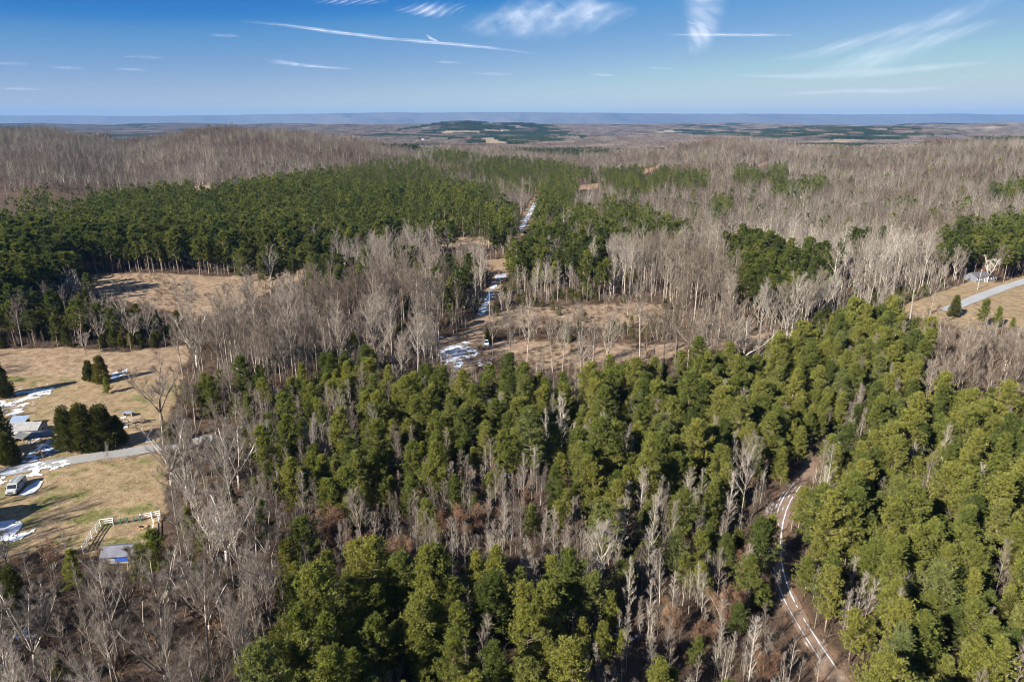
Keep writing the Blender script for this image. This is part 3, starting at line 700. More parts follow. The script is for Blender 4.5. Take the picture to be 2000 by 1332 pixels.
# ------------------------------------------------------------------ scatter every tree on the land
def scatter():
    pts = []
    s = 2.75
    ny = int((1640+40)/s); X_, Y_ = [], []
    for j in range(ny):
        y = -10 + j*s; hw = .86*y + 34
        xs = np.arange(-hw, hw, s) + (j % 2)*s/2; X_.append(xs); Y_.append(np.full(len(xs), y))
    X = np.concatenate(X_); Y = np.concatenate(Y_); n = len(X)
    X = X + rng.uniform(-.42, .42, n)*s; Y = Y + rng.uniform(-.42, .42, n)*s
    keep = rng.random(n) < np.where(Y > 700, .62, 1.0)         # far crowns stand wider apart
    X, Y = X[keep], Y[keep]; n = len(X); Zg = terrain(X, Y)
    bx, by, bz = proj(X, Y, Zg); px, py, pz = proj(X, Y, Zg + 9.0)
    jit = 1333*3.0/np.maximum(pz, 40); px = px + (fbm(X/9, Y/9, 121, 2)-.5)*jit*2; py = py + (fbm(X/9, Y/9, 123, 2)-.5)*jit*.8
    ok = Y > 5
    bad = np.zeros(n, bool)
    for nme, p in FIELDS.items():
        if nme == 'strip_back': bad |= inside(bx, by, p) & (fbm(X/10, Y/10, 127, 2) > .47)
        else: bad |= inside(bx, by, p)
    bad &= ok
    for k, wd in (('track', 2.6), ('roadl', 4.0), ('roadr', 5.5)): bad |= dist_line(X, Y, LINES[k], 12) < wd
    crest = np.interp(np.clip(bx, -400, 2400), CD[:, 0], CD[:, 1]); bad |= Y > crest + 70
    LV = [2, 5, 8, 11, 14, 17]; zl, fl = [], []
    jx = (fbm(X/9, Y/9, 121, 2)-.5)*2; jy = (fbm(X/9, Y/9, 123, 2)-.5)*.8
    for hgt_ in LV:
        qx, qy, qz = proj(X, Y, Zg+hgt_); jit = 4000/np.maximum(qz, 40); qx2 = qx+jx*jit; qy2 = qy+jy*jit
        z_ = np.full(n, -1); 
        for i, (poly, rec) in enumerate(CAN): z_[inside(qx2, qy2, poly)] = i
        f_ = np.zeros(n, bool)
        for nme, p in FIELDS.items():
            if nme != 'strip_back': f_ |= inside(qx, qy, p)
        f_ |= inside(qx, qy, TRACKVIEW)
        zl.append(z_); fl.append(f_ & ok)
    basez = np.array([None]*n, object)
    for p, r_ in BASEZ: basez[inside(bx, by, p) & ok] = r_
    out = []
    u = rng.random(n); v = rng.random((3, n)); w3 = rng.random(n); names = [r_ for _, r_ in CAN]
    clusn = vn(X/11, Y/11, 131); lev = lambda h: min(range(6), key=lambda k: abs(LV[k]-h))
    for i in np.flatnonzero(~bad):
        L_ = 2; done = None
        for attempt in range(3):
            rec = basez[i] or (names[zl[L_][i]] if zl[L_][i] >= 0 else 'hard'); sh, den, hs = REC[rec]
            x = (v[attempt, i]*.55 + clusn[i]*.45); x = min(max((x-.15)/.7, 0), .9999); acc = 0
            for k, p in sh.items():
                acc += p
                if x < acc: break
            L2 = lev(HT[k]*hs); rec2 = basez[i] or names[zl[L2][i]] if zl[L2][i] >= 0 else 'hard'
            if k == 'B' and Y[i] > 480 and w3[i] < .7: k = 'V'
            if Y[i] > 600: hs = hs*(.84 if w3[i] > .25 else .66)
            if REC[rec2][0].get(k, 0) >= .04 or L2 == L_: done = (k, hs, den); break
            L_ = L2
        if done is None: continue
        k, hs, den = done
        if u[i] > den*.60: continue
        hh = HT[k]*hs
        if (fl[lev(hh)][i] or fl[lev(hh*1.3)][i]) and w3[i] < .98: continue
        if fl[lev(hh*.6)][i] and w3[i] < .8: continue
        out.append((i, k, hs))
    idx = np.array([o[0] for o in out]); kinds = np.array([o[1] for o in out]); hs = np.array([o[2] for o in out])
    order = np.argsort(Y[idx]); idx, kinds, hs = idx[order], kinds[order], hs[order]
    # drop trees whose crowns would stand inside one another
    grid = {}; keepm = np.zeros(len(idx), bool)
    RAD = dict(P=2.55, T=3.0, B=3.0, V=4.0, S=1.5, C=2.2, O=2.6, X=1.6)
    for q, i in enumerate(idx):
        x, y = X[i], Y[i]; r_ = RAD[kinds[q]]*(1.0 if y < 700 else 1.15); cx, cy_ = int(x//4), int(y//4); good = True
        for a in (-1, 0, 1):
            for b in (-1, 0, 1):
                for (x2, y2, r2) in grid.get((cx+a, cy_+b), ()):
                    if (x-x2)**2+(y-y2)**2 < (.5*(r_+r2))**2*.92: good = False; break
                if not good: break
            if not good: break
        if good: grid.setdefault((cx, cy_), []).append((x, y, r_)); keepm[q] = True
    idx, kinds, hs = idx[keepm], kinds[keepm], hs[keepm]
    return X[idx], Y[idx], Zg[idx], kinds, hs
TX, TY, TZ, TK, THS = scatter()
HERO = []      # single trees the photo shows on their own: filled below, (kind, variant, px, py, scale, label, extras)
print('trees', len(TX), {k: int((TK == k).sum()) for k in HT})

def scatter_object(name, protos, P, rz, sc, vi, lean, kind_label, cat):
    """one object that stands for the many trees past the individual ones"""
    me = bpy.data.meshes.new(name); me.vertices.add(len(P)); me.vertices.foreach_set('co', np.asarray(P, np.float32).ravel())
    for a, v, ty in (('rz', rz, 'FLOAT'), ('sc', sc, 'FLOAT'), ('lx', lean[0], 'FLOAT'), ('ly', lean[1], 'FLOAT')):
        at = me.attributes.new(a, ty, 'POINT'); at.data.foreach_set('value', np.asarray(v, np.float32))
    at = me.attributes.new('vi', 'INT', 'POINT'); at.data.foreach_set('value', np.asarray(vi, np.int32))
    o = bpy.data.objects.new(name, me); col.objects.link(o)
    pc = bpy.data.collections.new(name+'_kinds')
    for i, p in enumerate(protos):
        q = bpy.data.objects.new('%s_%02d' % (name, i), p.data); pc.objects.link(q)
    ng = bpy.data.node_groups.new(name, 'GeometryNodeTree')
    ng.interface.new_socket('Geometry', in_out='INPUT', socket_type='NodeSocketGeometry'); ng.interface.new_socket('Geometry', in_out='OUTPUT', socket_type='NodeSocketGeometry')
    gi = ng.nodes.new('NodeGroupInput'); go = ng.nodes.new('NodeGroupOutput'); ip = ng.nodes.new('GeometryNodeInstanceOnPoints'); ci = ng.nodes.new('GeometryNodeCollectionInfo')
    ci.inputs['Collection'].default_value = pc; ci.inputs['Separate Children'].default_value = True; ci.inputs['Reset Children'].default_value = True
    def na(nm, ty='FLOAT'):
        a = ng.nodes.new('GeometryNodeInputNamedAttribute'); a.data_type = ty; a.inputs['Name'].default_value = nm; return a.outputs['Attribute']
    cx = ng.nodes.new('ShaderNodeCombineXYZ')
    for k, nm in enumerate(('lx', 'ly', 'rz')): ng.links.new(na(nm), cx.inputs[k])
    L = ng.links.new; L(gi.outputs[0], ip.inputs['Points']); L(ci.outputs[0], ip.inputs['Instance']); ip.inputs['Pick Instance'].default_value = True
    L(na('vi', 'INT'), ip.inputs['Instance Index']); L(cx.outputs[0], ip.inputs['Rotation']); L(na('sc'), ip.inputs['Scale']); L(ip.outputs[0], go.inputs[0])
    md = o.modifiers.new('scatter', 'NODES'); md.node_group = ng
    tag(o, kind_label, cat, kind='stuff'); return o
# ------------------------------------------------------------------ single trees the photo picks out
tr_, cr_ = bare(901, 19, 'broad', 0); t_, c_, w__ = both('W', tr_, cr_, M['whitebark'], [M['limb'], M['whitebark']])
KIND['W'] = [[(t_, c_, None)]]; HT['W'] = 12
tr_, cr_ = bare(905, 18, 'broad', 0, fine=1.2); t_, c_, w__ = both('G', tr_, cr_, M['limb'], [M['twig'], M['limb']])
KIND['G'] = [[(t_, c_, None)]]; HT['G'] = 11
tr_, cr_ = bare(911, 14, 'vase', 0, fine=1.6); t_, c_, w__ = both('H', tr_, cr_, M['limb'], [M['twig'], M['limb']])
tr2, cr2 = bare(917, 15, 'vase', 0, fine=1.6); t2, c2, _ = both('H2', tr2, cr2, M['limb'], [M['twig'], M['limb']])
KIND['H'] = [[(t_, c_, None), (t2, c2, None)]]; HT['H'] = 10
HERO = [
 ('G', 0, 318, 836, 1.05, 'large spreading bare tree beside the timber pile above the left road'),
 ('C', 2, 138, 884, 1.30, 'left cedar of the dark olive clump between the farm sheds and the road'),
 ('C', 0, 170, 880, 1.62, 'tallest cedar, in the middle of the dark clump above the left road'),
 ('C', 3, 205, 874, 1.58, 'right cedar of the dark olive clump, next to the timber pile'),
 ('C', 1, 232, 866, 1.1, 'smallest cedar of the clump, leaning over the timber pile'),
 ('C', 1, 177, 744, 1.0, 'small rounded cedar standing alone in the tan pasture, left of its larger twin'),
 ('C', 0, 200, 748, 1.15, 'larger dark cedar standing alone in the tan pasture beside a snow patch'),
 ('P', 7, 210, 768, .62, 'small thin pine standing below the pair of pasture cedars'),
 ('C', 2, -4, 892, 1.75, 'dark conifer at the left edge of the photo in front of the farm sheds'),
 ('C', 0, 4, 776, 1.45, 'dark conifer at the left edge above the snow on the pasture'),
 ('C', 1, 20, 905, 1.2, 'dark lower conifer at the left edge beside the road'),
 ('W', 0, 386, 716, .98, 'tall white barked sycamore at the right corner of the pasture'),
 ('V', 0, 168, 694, .55, 'small bare tree standing at the top edge of the tan pasture'),
 ('S', 2, 213, 904, .62, 'slender reddish sapling standing on the lawn just below the left road'),
 ('S', 5, 86, 905, .5, 'thin sapling in the snow beside the road bend'),
 ('C', 1, 330, 866, .85, 'round olive cedar at the road edge right of the timber pile'),
 ('C', 1, 958, 668, 1.02, 'compact conical cedar beside the small white car in the clearing'),
 ('C', 3, 1108, 668, .9, 'dark cedar in the shrubby strip across the middle'),
 ('B', 4, 344, 1020, .72, 'tall bare tree right of the paddock fence'),
 ('W', 0, 444, 1104, .72, 'bare tree with white upper limbs over russet leaf litter'),
 ('H', 0, 534, 1112, .80, 'fan shaped bare tree with pale limbs right of the russet clearing'),
 ('H', 1, 412, 1250, .92, 'large fan shaped bare tree above the lower left corner wood'),
 ('V', 0, 14, 1106, .45, 'bare tree at the left edge below the lawn'),
 ('H', 1, 255, 1215, .85, 'bare tree with many pale stems below the paddock'),
 ('H', 0, 330, 1350, 1.05, 'dense bare tree cut off by the bottom edge at lower left'),
 ('P', 3, 318, 1142, .85, 'dark green pine between the paddock and the bare wood'),
 ('P', 0, 285, 1146, .72, 'smaller green pine just left of the dark paddock pine'),
 ('P', 7, 372, 1050, .8, 'green pine right behind the paddock fence corner'),
 ('B', 0, 1156, 735, .86, 'tall twin forked bare tree at the lower edge of the tan strip'),
 ('B', 2, 1262, 700, .72, 'bare tree standing alone in the tan strip, left of centre right'),
 ('B', 1, 1618, 626, .84, 'white stemmed bare tree right of the tall dark pines'),
 ('W', 0, 1928, 551, .66, 'white trunked bare tree beside the grey house at the right'),
 ('B', 3, 1945, 549, .80, 'pale trunked bare tree just right of the white one by the grey house'),
 ('C', 2, 1862, 620, 1.0, 'dense conical cedar at the near end of the right road'),
 ('P', 5, 1915, 640, .95, 'broad bushy pine below the right road at the bare field edge'),
 ('P', 2, 1946, 640, .85, 'green pine right of the broad one at the bare field edge'),
 ('P', 7, 1975, 648, .7, 'small pine at the right end of the field edge group'),
 ('C', 3, 1985, 520, 1.3, 'dark cedar by the road at the right edge'),
 ('C', 2, 1960, 520, 1.1, 'olive cedar left of the dark one by the road at the right edge'),
 ('O', 0, 1456, 1142, .75, 'rust brown leafy oak just left of the snowy track'),
 ('P', 4, 1478, 1130, 1.15, 'big dark green pine overhanging the snowy track on its left'),
 ('V', 0, 886, 655, .75, 'pale forked bare tree at the foot of the power line corridor'),
 ('V', 2, 1020, 632, .62, 'spreading bare tree in front of the cedars beside the corridor'),
 ('V', 1, 812, 705, .72, 'round headed bare tree left of the snowy clearing'),
]
# ------------------------------------------------------------------ place them: one object per tree for those that show largest, one scatter object per kind for the rest
NAMES = dict(P=('pine_tree', 'pine', 'green pines'), T=('pine_tree', 'pine', 'green pines'), B=('bare_tree', 'bare tree', 'leafless trees'), V=('bare_tree', 'bare tree', 'leafless trees'),
             S=('bare_tree', 'bare tree', 'leafless trees'), W=('bare_tree', 'bare tree', 'leafless trees'), G=('bare_tree', 'bare tree', 'leafless trees'), H=('bare_tree', 'bare tree', 'leafless trees'),
             C=('cedar_tree', 'cedar', 'dark cedars'), O=('oak_tree', 'oak', 'oaks holding brown leaves'), X=('shrub', 'shrub', 'leafless shrubs'))
WORD = dict(P=['round topped pine', 'pointed pine', 'bushy pine', 'broad pine', 'shaggy pine', 'slim pine', 'wide crowned pine', 'narrow pine'], T=['tall pine'], B=['tall bare tree'], V=['spreading bare tree'], S=['slender bare sapling'],
            C=['cedar'], O=['brown leaved oak'], X=['leafless shrub'])
def place(px, py, X, Y):
    d = float(dist_line(np.array([X]), np.array([Y]), LINES['track'], 14)[0])
    if d < 9: return 'beside the snowy track'
    if px < 420 and py > 1050: return 'in the lower left bare wood'
    if px < 420 and py > 690: return 'by the farmyard'
    if py < 480: return 'on the far slope'
    if px < 400: return 'in the left hedgerow'
    if px < 860 and py < 720: return 'in the pale hardwoods'
    if 860 <= px < 1000 and py < 720: return 'by the power line corridor'
    if py < 720 and px > 1620: return 'near the right road'
    if py < 720: return 'by the middle clearing'
    if px > 1560: return 'in the right pine wood'
    if py > 1130 and px > 1120: return 'in the bottom oak scrub'
    if px < 800: return 'in the left mixed wood'
    return 'in the central pine wood'
used_labels = {}
def tree_label(kind, vi, px, py, X, Y, sc):
    w0 = WORD[kind][vi % len(WORD[kind])]
    size = 'small' if sc < .8 else ('big' if sc > 1.02 else None)
    base = ((size+' ') if size and not w0.startswith('tall') else '') + w0 + ' ' + place(px, py, X, Y)
    fx, fy = px/20.0, py/13.32
    lab = '%s, %.0f%% across, %.0f%% down' % (base, fx, fy)
    if lab in used_labels: lab = '%s, %.1f%% across, %.1f%% down' % (base, fx, fy)
    used_labels[lab] = 1; return lab
def add_tree(kind, vi, X, Y, Zb, sc, rz, label, lean=(0, 0)):
    nm, cat, grp = NAMES[kind]
    t, c, _ = KIND[kind][0][vi % len(KIND[kind][0])]
    o = bpy.data.objects.new(nm, None); col.objects.link(o); o.empty_display_size = .5
    o.location = (X, Y, Zb); o.rotation_euler = (lean[0], lean[1], rz); o.scale = (sc, sc, sc*(.96+.08*((X*7.3) % 1)))
    tag(o, label, cat, grp)
    a = bpy.data.objects.new('trunk' if kind != 'X' else 'stem', t); b = bpy.data.objects.new('crown' if kind != 'X' else 'branches', c)
    for q in (a, b): col.objects.link(q); q.parent = o
    return o
hx, hy = [], []
for kind, vi, px, py, sc, lab in HERO:
    g = G(px, py); hx.append(g.x); hy.append(g.y)
    add_tree(kind, vi, g.x, g.y, g.z-.1, sc, random.uniform(0, 6.28), lab)
hx, hy = np.array(hx), np.array(hy)
clear_spots = []   # filled by the built things below, so that no tree stands in them
# ------------------------------------------------------------------ built things (before the mass of trees, which keep clear of them)
M['whitepaint'] = simple('white_paint', (.78,.77,.73), .6, (.62,.60,.55), 4)
M['post'] = simple('weathered_wood', (.34,.28,.21), .9, (.22,.175,.13), 5)
M['pole'] = simple('utility_pole_wood', (.42,.37,.31), .85, (.30,.26,.21), 3)
M['metalroof'] = simple('blue_grey_metal', (.34,.42,.52), .4, (.28,.35,.44), 2, .4)
M['greyroof'] = simple('weathered_grey_roof', (.27,.265,.255), .8, (.20,.197,.19), 1.5)
M['siding'] = simple('pale_siding', (.30,.295,.28), .7, (.24,.235,.225), 2)
M['darkroof'] = simple('dark_shingles', (.11,.11,.125), .85, (.075,.075,.085), 3)
M['glass'] = simple('dark_glass', (.02,.025,.03), .12, (.015,.018,.02), 2, 0, .6)
M['black'] = simple('black_rubber', (.02,.02,.02), .8)
M['vanpaint'] = simple('van_paint', (.34,.355,.35), .4, (.28,.295,.29), 1.5)
M['chrome'] = simple('dull_metal', (.5,.5,.5), .35, (.4,.4,.4), 3, .8)
M['green'] = simple('green_wire', (.03,.12,.08), .6); M['tarp'] = simple('blue_tarp', (.02,.09,.42), .6, (.015,.07,.34), 2)
M['greytarp'] = simple('grey_cover', (.15,.15,.175), .7, (.11,.11,.13), 1.2)
M['white'] = simple('white_metal', (.82,.82,.80), .45, (.74,.74,.72), 2); M['brick'] = simple('red_brick', (.26,.12,.08), .9, (.20,.09,.06), 4)
M['straw'] = simple('straw', (.42,.30,.16), .95, (.30,.20,.10), 4); M['red'] = simple('faded_red', (.45,.09,.04), .6); M['lens'] = simple('lamp_lens', (.75,.72,.62), .2); M['gravel']= simple('gravel_pad', (.26,.23,.20), .95)
def clear(p, r): clear_spots.append((p[0], p[1], r))
def heading(a, b): return math.atan2(b.y-a.y, b.x-a.x)

def gable(mb, L, W, H, rise, ov=.35, m=0, th=.14):
    """pitched roof along x, eaves at H"""
    for s in (-1, 1):
        a = np.array([0, s*(W/2+ov), H-rise*ov/(W/2)]); b = np.array([0, 0, H+rise])
        V = []
        for x in (-L/2-ov, L/2+ov):
            for p, dz in ((a, 0), (b, 0), (b, th), (a, th)): V.append([x, p[1], p[2]+dz])
        mb.add(V, [(0,1,2,3),(7,6,5,4),(0,4,5,1),(1,5,6,2),(2,6,7,3),(3,7,4,0)], m)
def walls(mb, L, W, H, rise, m=0, base=-.6):
    V = []
    for x in (-L/2, L/2): V += [[x, -W/2, base], [x, W/2, base], [x, W/2, H], [x, 0, H+rise-.02], [x, -W/2, H]]
    mb.add(V, [(0,4,3,2,1),(5,6,7,8,9),(0,5,9,4),(1,2,7,6),(0,1,6,5)], m)
def opening(parent, name, x, y, z, w_, h, face, mt, frame=None, thick=.06):
    """a window or door leaf standing 2 cm proud of the wall it is on; face = 'x+','x-','y+','y-'"""
    ax = face[0]; s = 1 if face[1] == '+' else -1; b = MB()
    if ax == 'x': b.box((x+s*.02, y, z), (thick, w_, h))
    else: b.box((x, y+s*.02, z), (w_, thick, h))
    o = b.build(name, mt, parent)
    if frame:
        f = MB()
        for d in (-1, 1):
            if ax == 'x': f.box((x+s*.04, y+d*(w_/2+.05), z), (thick+.04, .1, h+.2)); f.box((x+s*.035, y, z+d*(h/2+.05)), (thick+.03, w_, .1))
            else: f.box((x+d*(w_/2+.05), y+s*.04, z), (.1, thick+.04, h+.2)); f.box((x, y+s*.035, z+d*(h/2+.05)), (w_, thick+.03, .1))
        f.build('frame', frame, o)
    return o
def house(name, loc, rz, L, W, H, rise, wall, roof, label, cat, wins=3, chimney=False, door=True):
    t = thing(name, loc, label, cat, rz=rz)
    b = MB(); walls(b, L, W, H, rise); b.build('wall', wall, t)
    b = MB(); gable(b, L, W, H, rise); r = b.build('roof', roof, t)
    if chimney: b = MB(); b.box((L*.2, W*.1, H+rise+.3), (.8, .6, 1.6)); b.box((L*.2, W*.1, H+rise+1.13), (.95, .75, .12)); b.build('chimney', M['brick'], r)
    for s, f in ((-1, 'y-'), (1, 'y+')):
        for k in range(wins):
            x = -L/2 + L*(k+.5)/wins
            if door and f == 'y-' and k == wins//2: opening(t, 'door', x, s*W/2, 1.0, .95, 2.05, f, M['post'], M['white'])
            else: opening(t, 'window', x, s*W/2, H*.58, 1.0, 1.05, f, M['glass'], M['white'])
    clear(loc, max(L, W)*.62+1.5); return t

# farm sheds at the left
g = G(58, 852); a = G(30, 853); b_ = G(84, 850); rz = heading(a, b_)
t = thing('farm_shed', G(56, 848), 'long grey roofed shed with pale end wall beside the left edge conifers', 'shed', rz=rz); clear(t.location, 7)
b = MB(); walls(b, 7.2, 4.6, 2.2, 1.1); b.build('wall', M['siding'], t); b = MB(); gable(b, 7.2, 4.6, 2.2, 1.1, .3); b.build('roof', M['greyroof'], t)
opening(t, 'window', 3.6, 0, 1.5, .8, .8, 'x+', M['glass'], M['white']); opening(t, 'window', -1.2, -2.3, 1.3, .9, .8, 'y-', M['glass'], M['white'])
b = MB()                                         # low gabled porch on its near side
for s in (-1, 1):
    b.add([[-.6, -2.2, 1.75], [-.6, -5.2, 1.7], [-.6+s*2.3, -5.2, .95], [-.6+s*2.3, -2.2, 1.0], [-.6, -2.2, 1.87], [-.6, -5.2, 1.82], [-.6+s*2.3, -5.2, 1.07], [-.6+s*2.3, -2.2, 1.12]], [(0,1,2,3),(7,6,5,4),(0,4,5,1),(1,5,6,2),(2,6,7,3),(3,7,4,0)])
pr = b.build('porch', M['greyroof'], t)
for s in (-1, 1):
    b = MB(); b.box((-.6+s*2.0, -5.0, .3), (.14, .14, 1.7)); b.build('post', M['post'], pr)
t = thing('lean_to', G(40, 834), 'small lean to with a blue grey metal roof behind the long farm shed', 'shed', rz=rz); clear(t.location, 4)
b = MB(); b.bar((-1.9, -1.0, 1.6), (-1.9, 1.2, 2.3), .1, .1); b.add([[-2.1,-1.5,1.75],[2.1,-1.5,1.75],[2.1,1.5,2.5],[-2.1,1.5,2.5],[-2.1,-1.5,1.83],[2.1,-1.5,1.83],[2.1,1.5,2.58],[-2.1,1.5,2.58]], [(0,3,2,1),(4,5,6,7),(0,1,5,4),(1,2,6,5),(2,3,7,6),(3,0,4,7)]); b.build('roof', M['metalroof'], t)
b = MB(); walls(b, 3.8, 2.5, 1.7, .1); b.build('wall', M['post'], t)
t = thing('carport', G(88, 862), 'open carport with a curved grey cover dusted with snow beside the farm sheds', 'carport', rz=rz+.15); clear(t.location, 5)
b = MB(); n = 9; V = []
for x in (-2.6, 2.6):
    for dz in (0, .07):
        for k in range(n): th = math.pi*k/(n-1); V.append([x, -1.75*math.cos(th)*(1+.03*(dz > 0)), 1.75+.85*math.sin(th)+dz])
F = []
for k in range(n-1): F += [(k, k+1, 2*n+k+1, 2*n+k), (n+k, 3*n+k, 3*n+k+1, n+k+1), (k, n+k, n+k+1, k+1), (2*n+k, 2*n+k+1, 3*n+k+1, 3*n+k)]
F += [(0, 2*n, 3*n, n), (n-1, 2*n-1, 4*n-1, 3*n-1)]
b.add(V, F); b.build('cover', M['greytarp'], t)
for x in (-2.4, 0, 2.4):
    for y in (-1.7, 1.7): b = MB(); b.box((x, y, .7), (.1, .1, 2.2)); b.build('post', M['chrome'], t)
# timber pile and rails
t = thing('timber_pile', G(258, 828), 'heap of old grey timbers between the cedar clump and the big bare tree', 'timber pile'); clear(t.location, 7)
r = random.Random(5)
for k in range(15):
    a0 = r.uniform(-.5, .9); x, y, z = r.uniform(-1.8, 1.8), r.uniform(-1.4, 1.4), .25+.09*k; L = r.uniform(2.2, 4.2)
    b = MB(); b.bar((x-L/2*math.cos(a0), y-L/2*math.sin(a0), z+r.uniform(-.3, .1)), (x+L/2*math.cos(a0), y+L/2*math.sin(a0), z+r.uniform(-.1, .5)), .22, .14); b.build('beam', M['post'], t)
t = thing('roof_sheet', G(251, 812), 'blue grey metal sheet laid over stacked goods behind the timber pile', 'metal sheet'); b = MB(); b.box((0, 0, 1.05), (2.6, 1.3, .05)); b.build('sheet', M['metalroof'], t)
for x in (-1.1, 1.1):
    b = MB(); b.box((x, 0, .45), (.3, 1.0, 1.15)); b.build('support', M['post'], t)
def fence(name, pts, label, cat, mt, h, rails, step=2.4, railh=.13, group=None, railw=.05):
    P = [G(*p) for p in pts]; t = thing(name, P[0], label, cat, group)
    o = P[0]
    for i in range(len(P)-1):
        A, B = P[i], P[i+1]; L = (B-A).length; n = max(1, round(L/step))
        Q = [A.lerp(B, k/n) for k in range(n+1)]
        for q in Q: q.z = float(terrain(q.x, q.y))
        for k, q in enumerate(Q):
            if k == n and i < len(P)-2: continue
            b = MB(); b.box((q.x-o.x, q.y-o.y, q.z-o.z+h/2-.15), (.15, .15, h+.35)); b.build('post', mt, t)
        d = (B-A).normalized(); nx = Vector((-d.y, d.x, 0))*.1
        for z in rails:
            b = MB()
            for k in range(n):
                a_, c_ = Q[k]+nx-o, Q[k+1]+nx-o; b.bar((a_.x, a_.y, a_.z+z), (c_.x, c_.y, c_.z+z), railw, railh)
            b.build('rail', mt, t)
    return t
fence('rail_fence', [(250,836),(279,834)], 'short two railed wooden fence in front of the timber pile', 'fence', M['post'], 1.1, (.45, .95), 2.2)
PF = [(163,1080),(180,1051),(197,1027),(222,1024)]
fence('board_fence', PF, 'white board fence with the long slanting run on the left of the paddock', 'fence', M['whitepaint'], 1.45, (.5, .95, 1.38), 2.3, .16)
fence('board_fence', [(276,1016),(297,1012),(313,1009),(311,1020)], 'short white board fence on the right of the paddock, beyond the green panels', 'fence', M['whitepaint'], 1.45, (.45, .85, 1.25), 2.2, .18)
fence('board_fence', [(300,1022),(299,1062)], 'low white fence running down the right side of the paddock', 'fence', M['whitepaint'], 1.0, (.5, .9), 2.4, .16)
fence('wire_fence', [(223,1025),(250,1021),(275,1017)], 'green metal panel fence joining the two white fences', 'fence', M['green'], 1.15, (.15, .4, .65, .9, 1.1), 1.2, .05)
for z in range(0): pass
t = thing('straw_heap', G(278, 1030), 'scattered straw heap with a dark hollow inside the paddock', 'straw heap')
b = MB(); rr = np.random.default_rng(3)
for k in range(60):
    az = rr.uniform(0, 6.28); q = rr.uniform(.5, 1.0); b.bar((math.cos(az)*q, math.sin(az)*q*.8, rr.uniform(.02, .25)), (math.cos(az+.6)*q*1.1, math.sin(az+.6)*q*.9, rr.uniform(.05, .35)), .12, .1)
b.build('straw', M['straw'], t); b = MB(); b.tube([(0, 0, .0), (0, 0, .12)], [.45, .35], 12); b.build('hollow', M['black'], t)
# run-in shelter behind the branches below the paddock
t = thing('animal_shelter', G(238, 1090), 'grey covered shelter with a blue tarp below the paddock, seen through bare branches', 'shelter', rz=.12); clear(t.location, 5)
b = MB(); gable(b, 5.0, 3.6, 1.7, .9, .25); b.build('roof', M['greytarp'], t); b = MB(); walls(b, 4.6, 3.2, 1.66, .7); b.build('wall', M['siding'], t)
b = MB(); b.box((.9, -1.66, .85), (2.6, .06, .8)); b.build('tarp', M['tarp'], t)
# neighbouring house just beyond the left edge: its gables throw the pointed shadows on the lawn
house('farmhouse', G(-118, 1040), .35, 12, 8, 3.6, 3.0, M['siding'], M['darkroof'], 'farmhouse just beyond the left edge that shades the snow on the lawn', 'house', 4, True)
t = bpy.context.scene.objects['farmhouse']; b = MB(); 
# straw posts by the road
for px, py, lab in ((148, 881, 'white square post at the road edge below the cedar clump'), (125, 880, 'low tan post left of the white post by the road'), (47, 889, 'round tan boulder beside the snowy road verge')):
    t = thing('marker_post' if 'post' in lab else 'boulder', G(px, py), lab, 'post' if 'post' in lab else 'boulder'); b = MB()
    if 'boulder' in lab: b.tube([(0, 0, -.1), (.05, 0, .25), (0, .05, .55), (0, 0, .7)], [.42, .5, .33, .1], 8); b.build('rock', M['gravel'], t)
    else:
        b.box((0, 0, .45), (.32, .32, 1.1), taper=.85); b.build('shaft', M['whitepaint'] if 'white' in lab else M['straw'], t); b = MB(); b.box((0, 0, 1.04), (.36, .36, .08)); b.build('cap', M['post'], t)

# the van
A, B = G(24, 967), G(42, 946); rz = heading(B, A)      # local +x points to the nose, towards the camera
t = thing('parked_van', (A+B)/2, 'pale grey van parked nose towards the lawn on the snowy road verge', 'van', rz=rz); clear(t.location, 5)
L, W, H = 5.4, 2.0, 2.15
prof = [(-L/2, .35), (-L/2, H-.15), (-L/2+.12, H), (L/2-1.55, H), (L/2-1.35, H-.06), (L/2-.85, 1.28), (L/2-.1, 1.05), (L/2, .85), (L/2, .35)]
b = MB(); V = [[x, s*W/2*(.93 if z > 1.3 else 1), z] for s in (-1, 1) for x, z in prof]; n = len(prof)
b.add(V, [tuple(range(n-1, -1, -1)), tuple(range(n, 2*n))] + [(k, (k+1) % n, n+(k+1) % n, n+k) for k in range(n)]); body = b.build('body', M['vanpaint'], t)
b = MB(); x1, z1, x2, z2 = L/2-1.36, H-.10, L/2-.87, 1.32; wv = W*.84/2
b.add([[x1+.03, -wv, z1], [x1+.03, wv, z1], [x2+.03, wv, z2], [x2+.03, -wv, z2], [x1-.05, -wv, z1], [x1-.05, wv, z1], [x2-.05, wv, z2], [x2-.05, -wv, z2]], [(0,3,2,1),(4,5,6,7),(0,1,5,4),(1,2,6,5),(2,3,7,6),(3,0,4,7)]); b.build('windscreen', M['glass'], t)
for s in (-1, 1):
    b = MB(); b.box((L/2-1.75, s*(W/2*.93+.012), 1.62), (.8, .04, .5)); b.build('side_window', M['glass'], t)
    b = MB(); b.box((-.3, s*(W/2*.93+.012), 1.66), (1.7, .04, .45)); b.build('side_window', M['glass'], t)
    b = MB(); b.box((L/2+.01, s*.72, .82), (.06, .34, .2)); b.build('headlight', M['lens'], t)
    b = MB(); b.box((L/2-1.15, s*(W/2+.14), 1.4), (.1, .24, .26)); b.build('mirror', M['black'], t)
    for x in (-L/2+1.05, L/2-.95):
        b = MB(); b.tube([(x, s*(W/2-.2), .36), (x, s*(W/2+.03), .36)], [.36, .36], 16); wl = b.build('wheel', M['black'], t)
        b = MB(); b.tube([(x, s*(W/2+.02), .36), (x, s*(W/2+.05), .36)], [.2, .2], 10); b.build('rim', M['chrome'], wl)
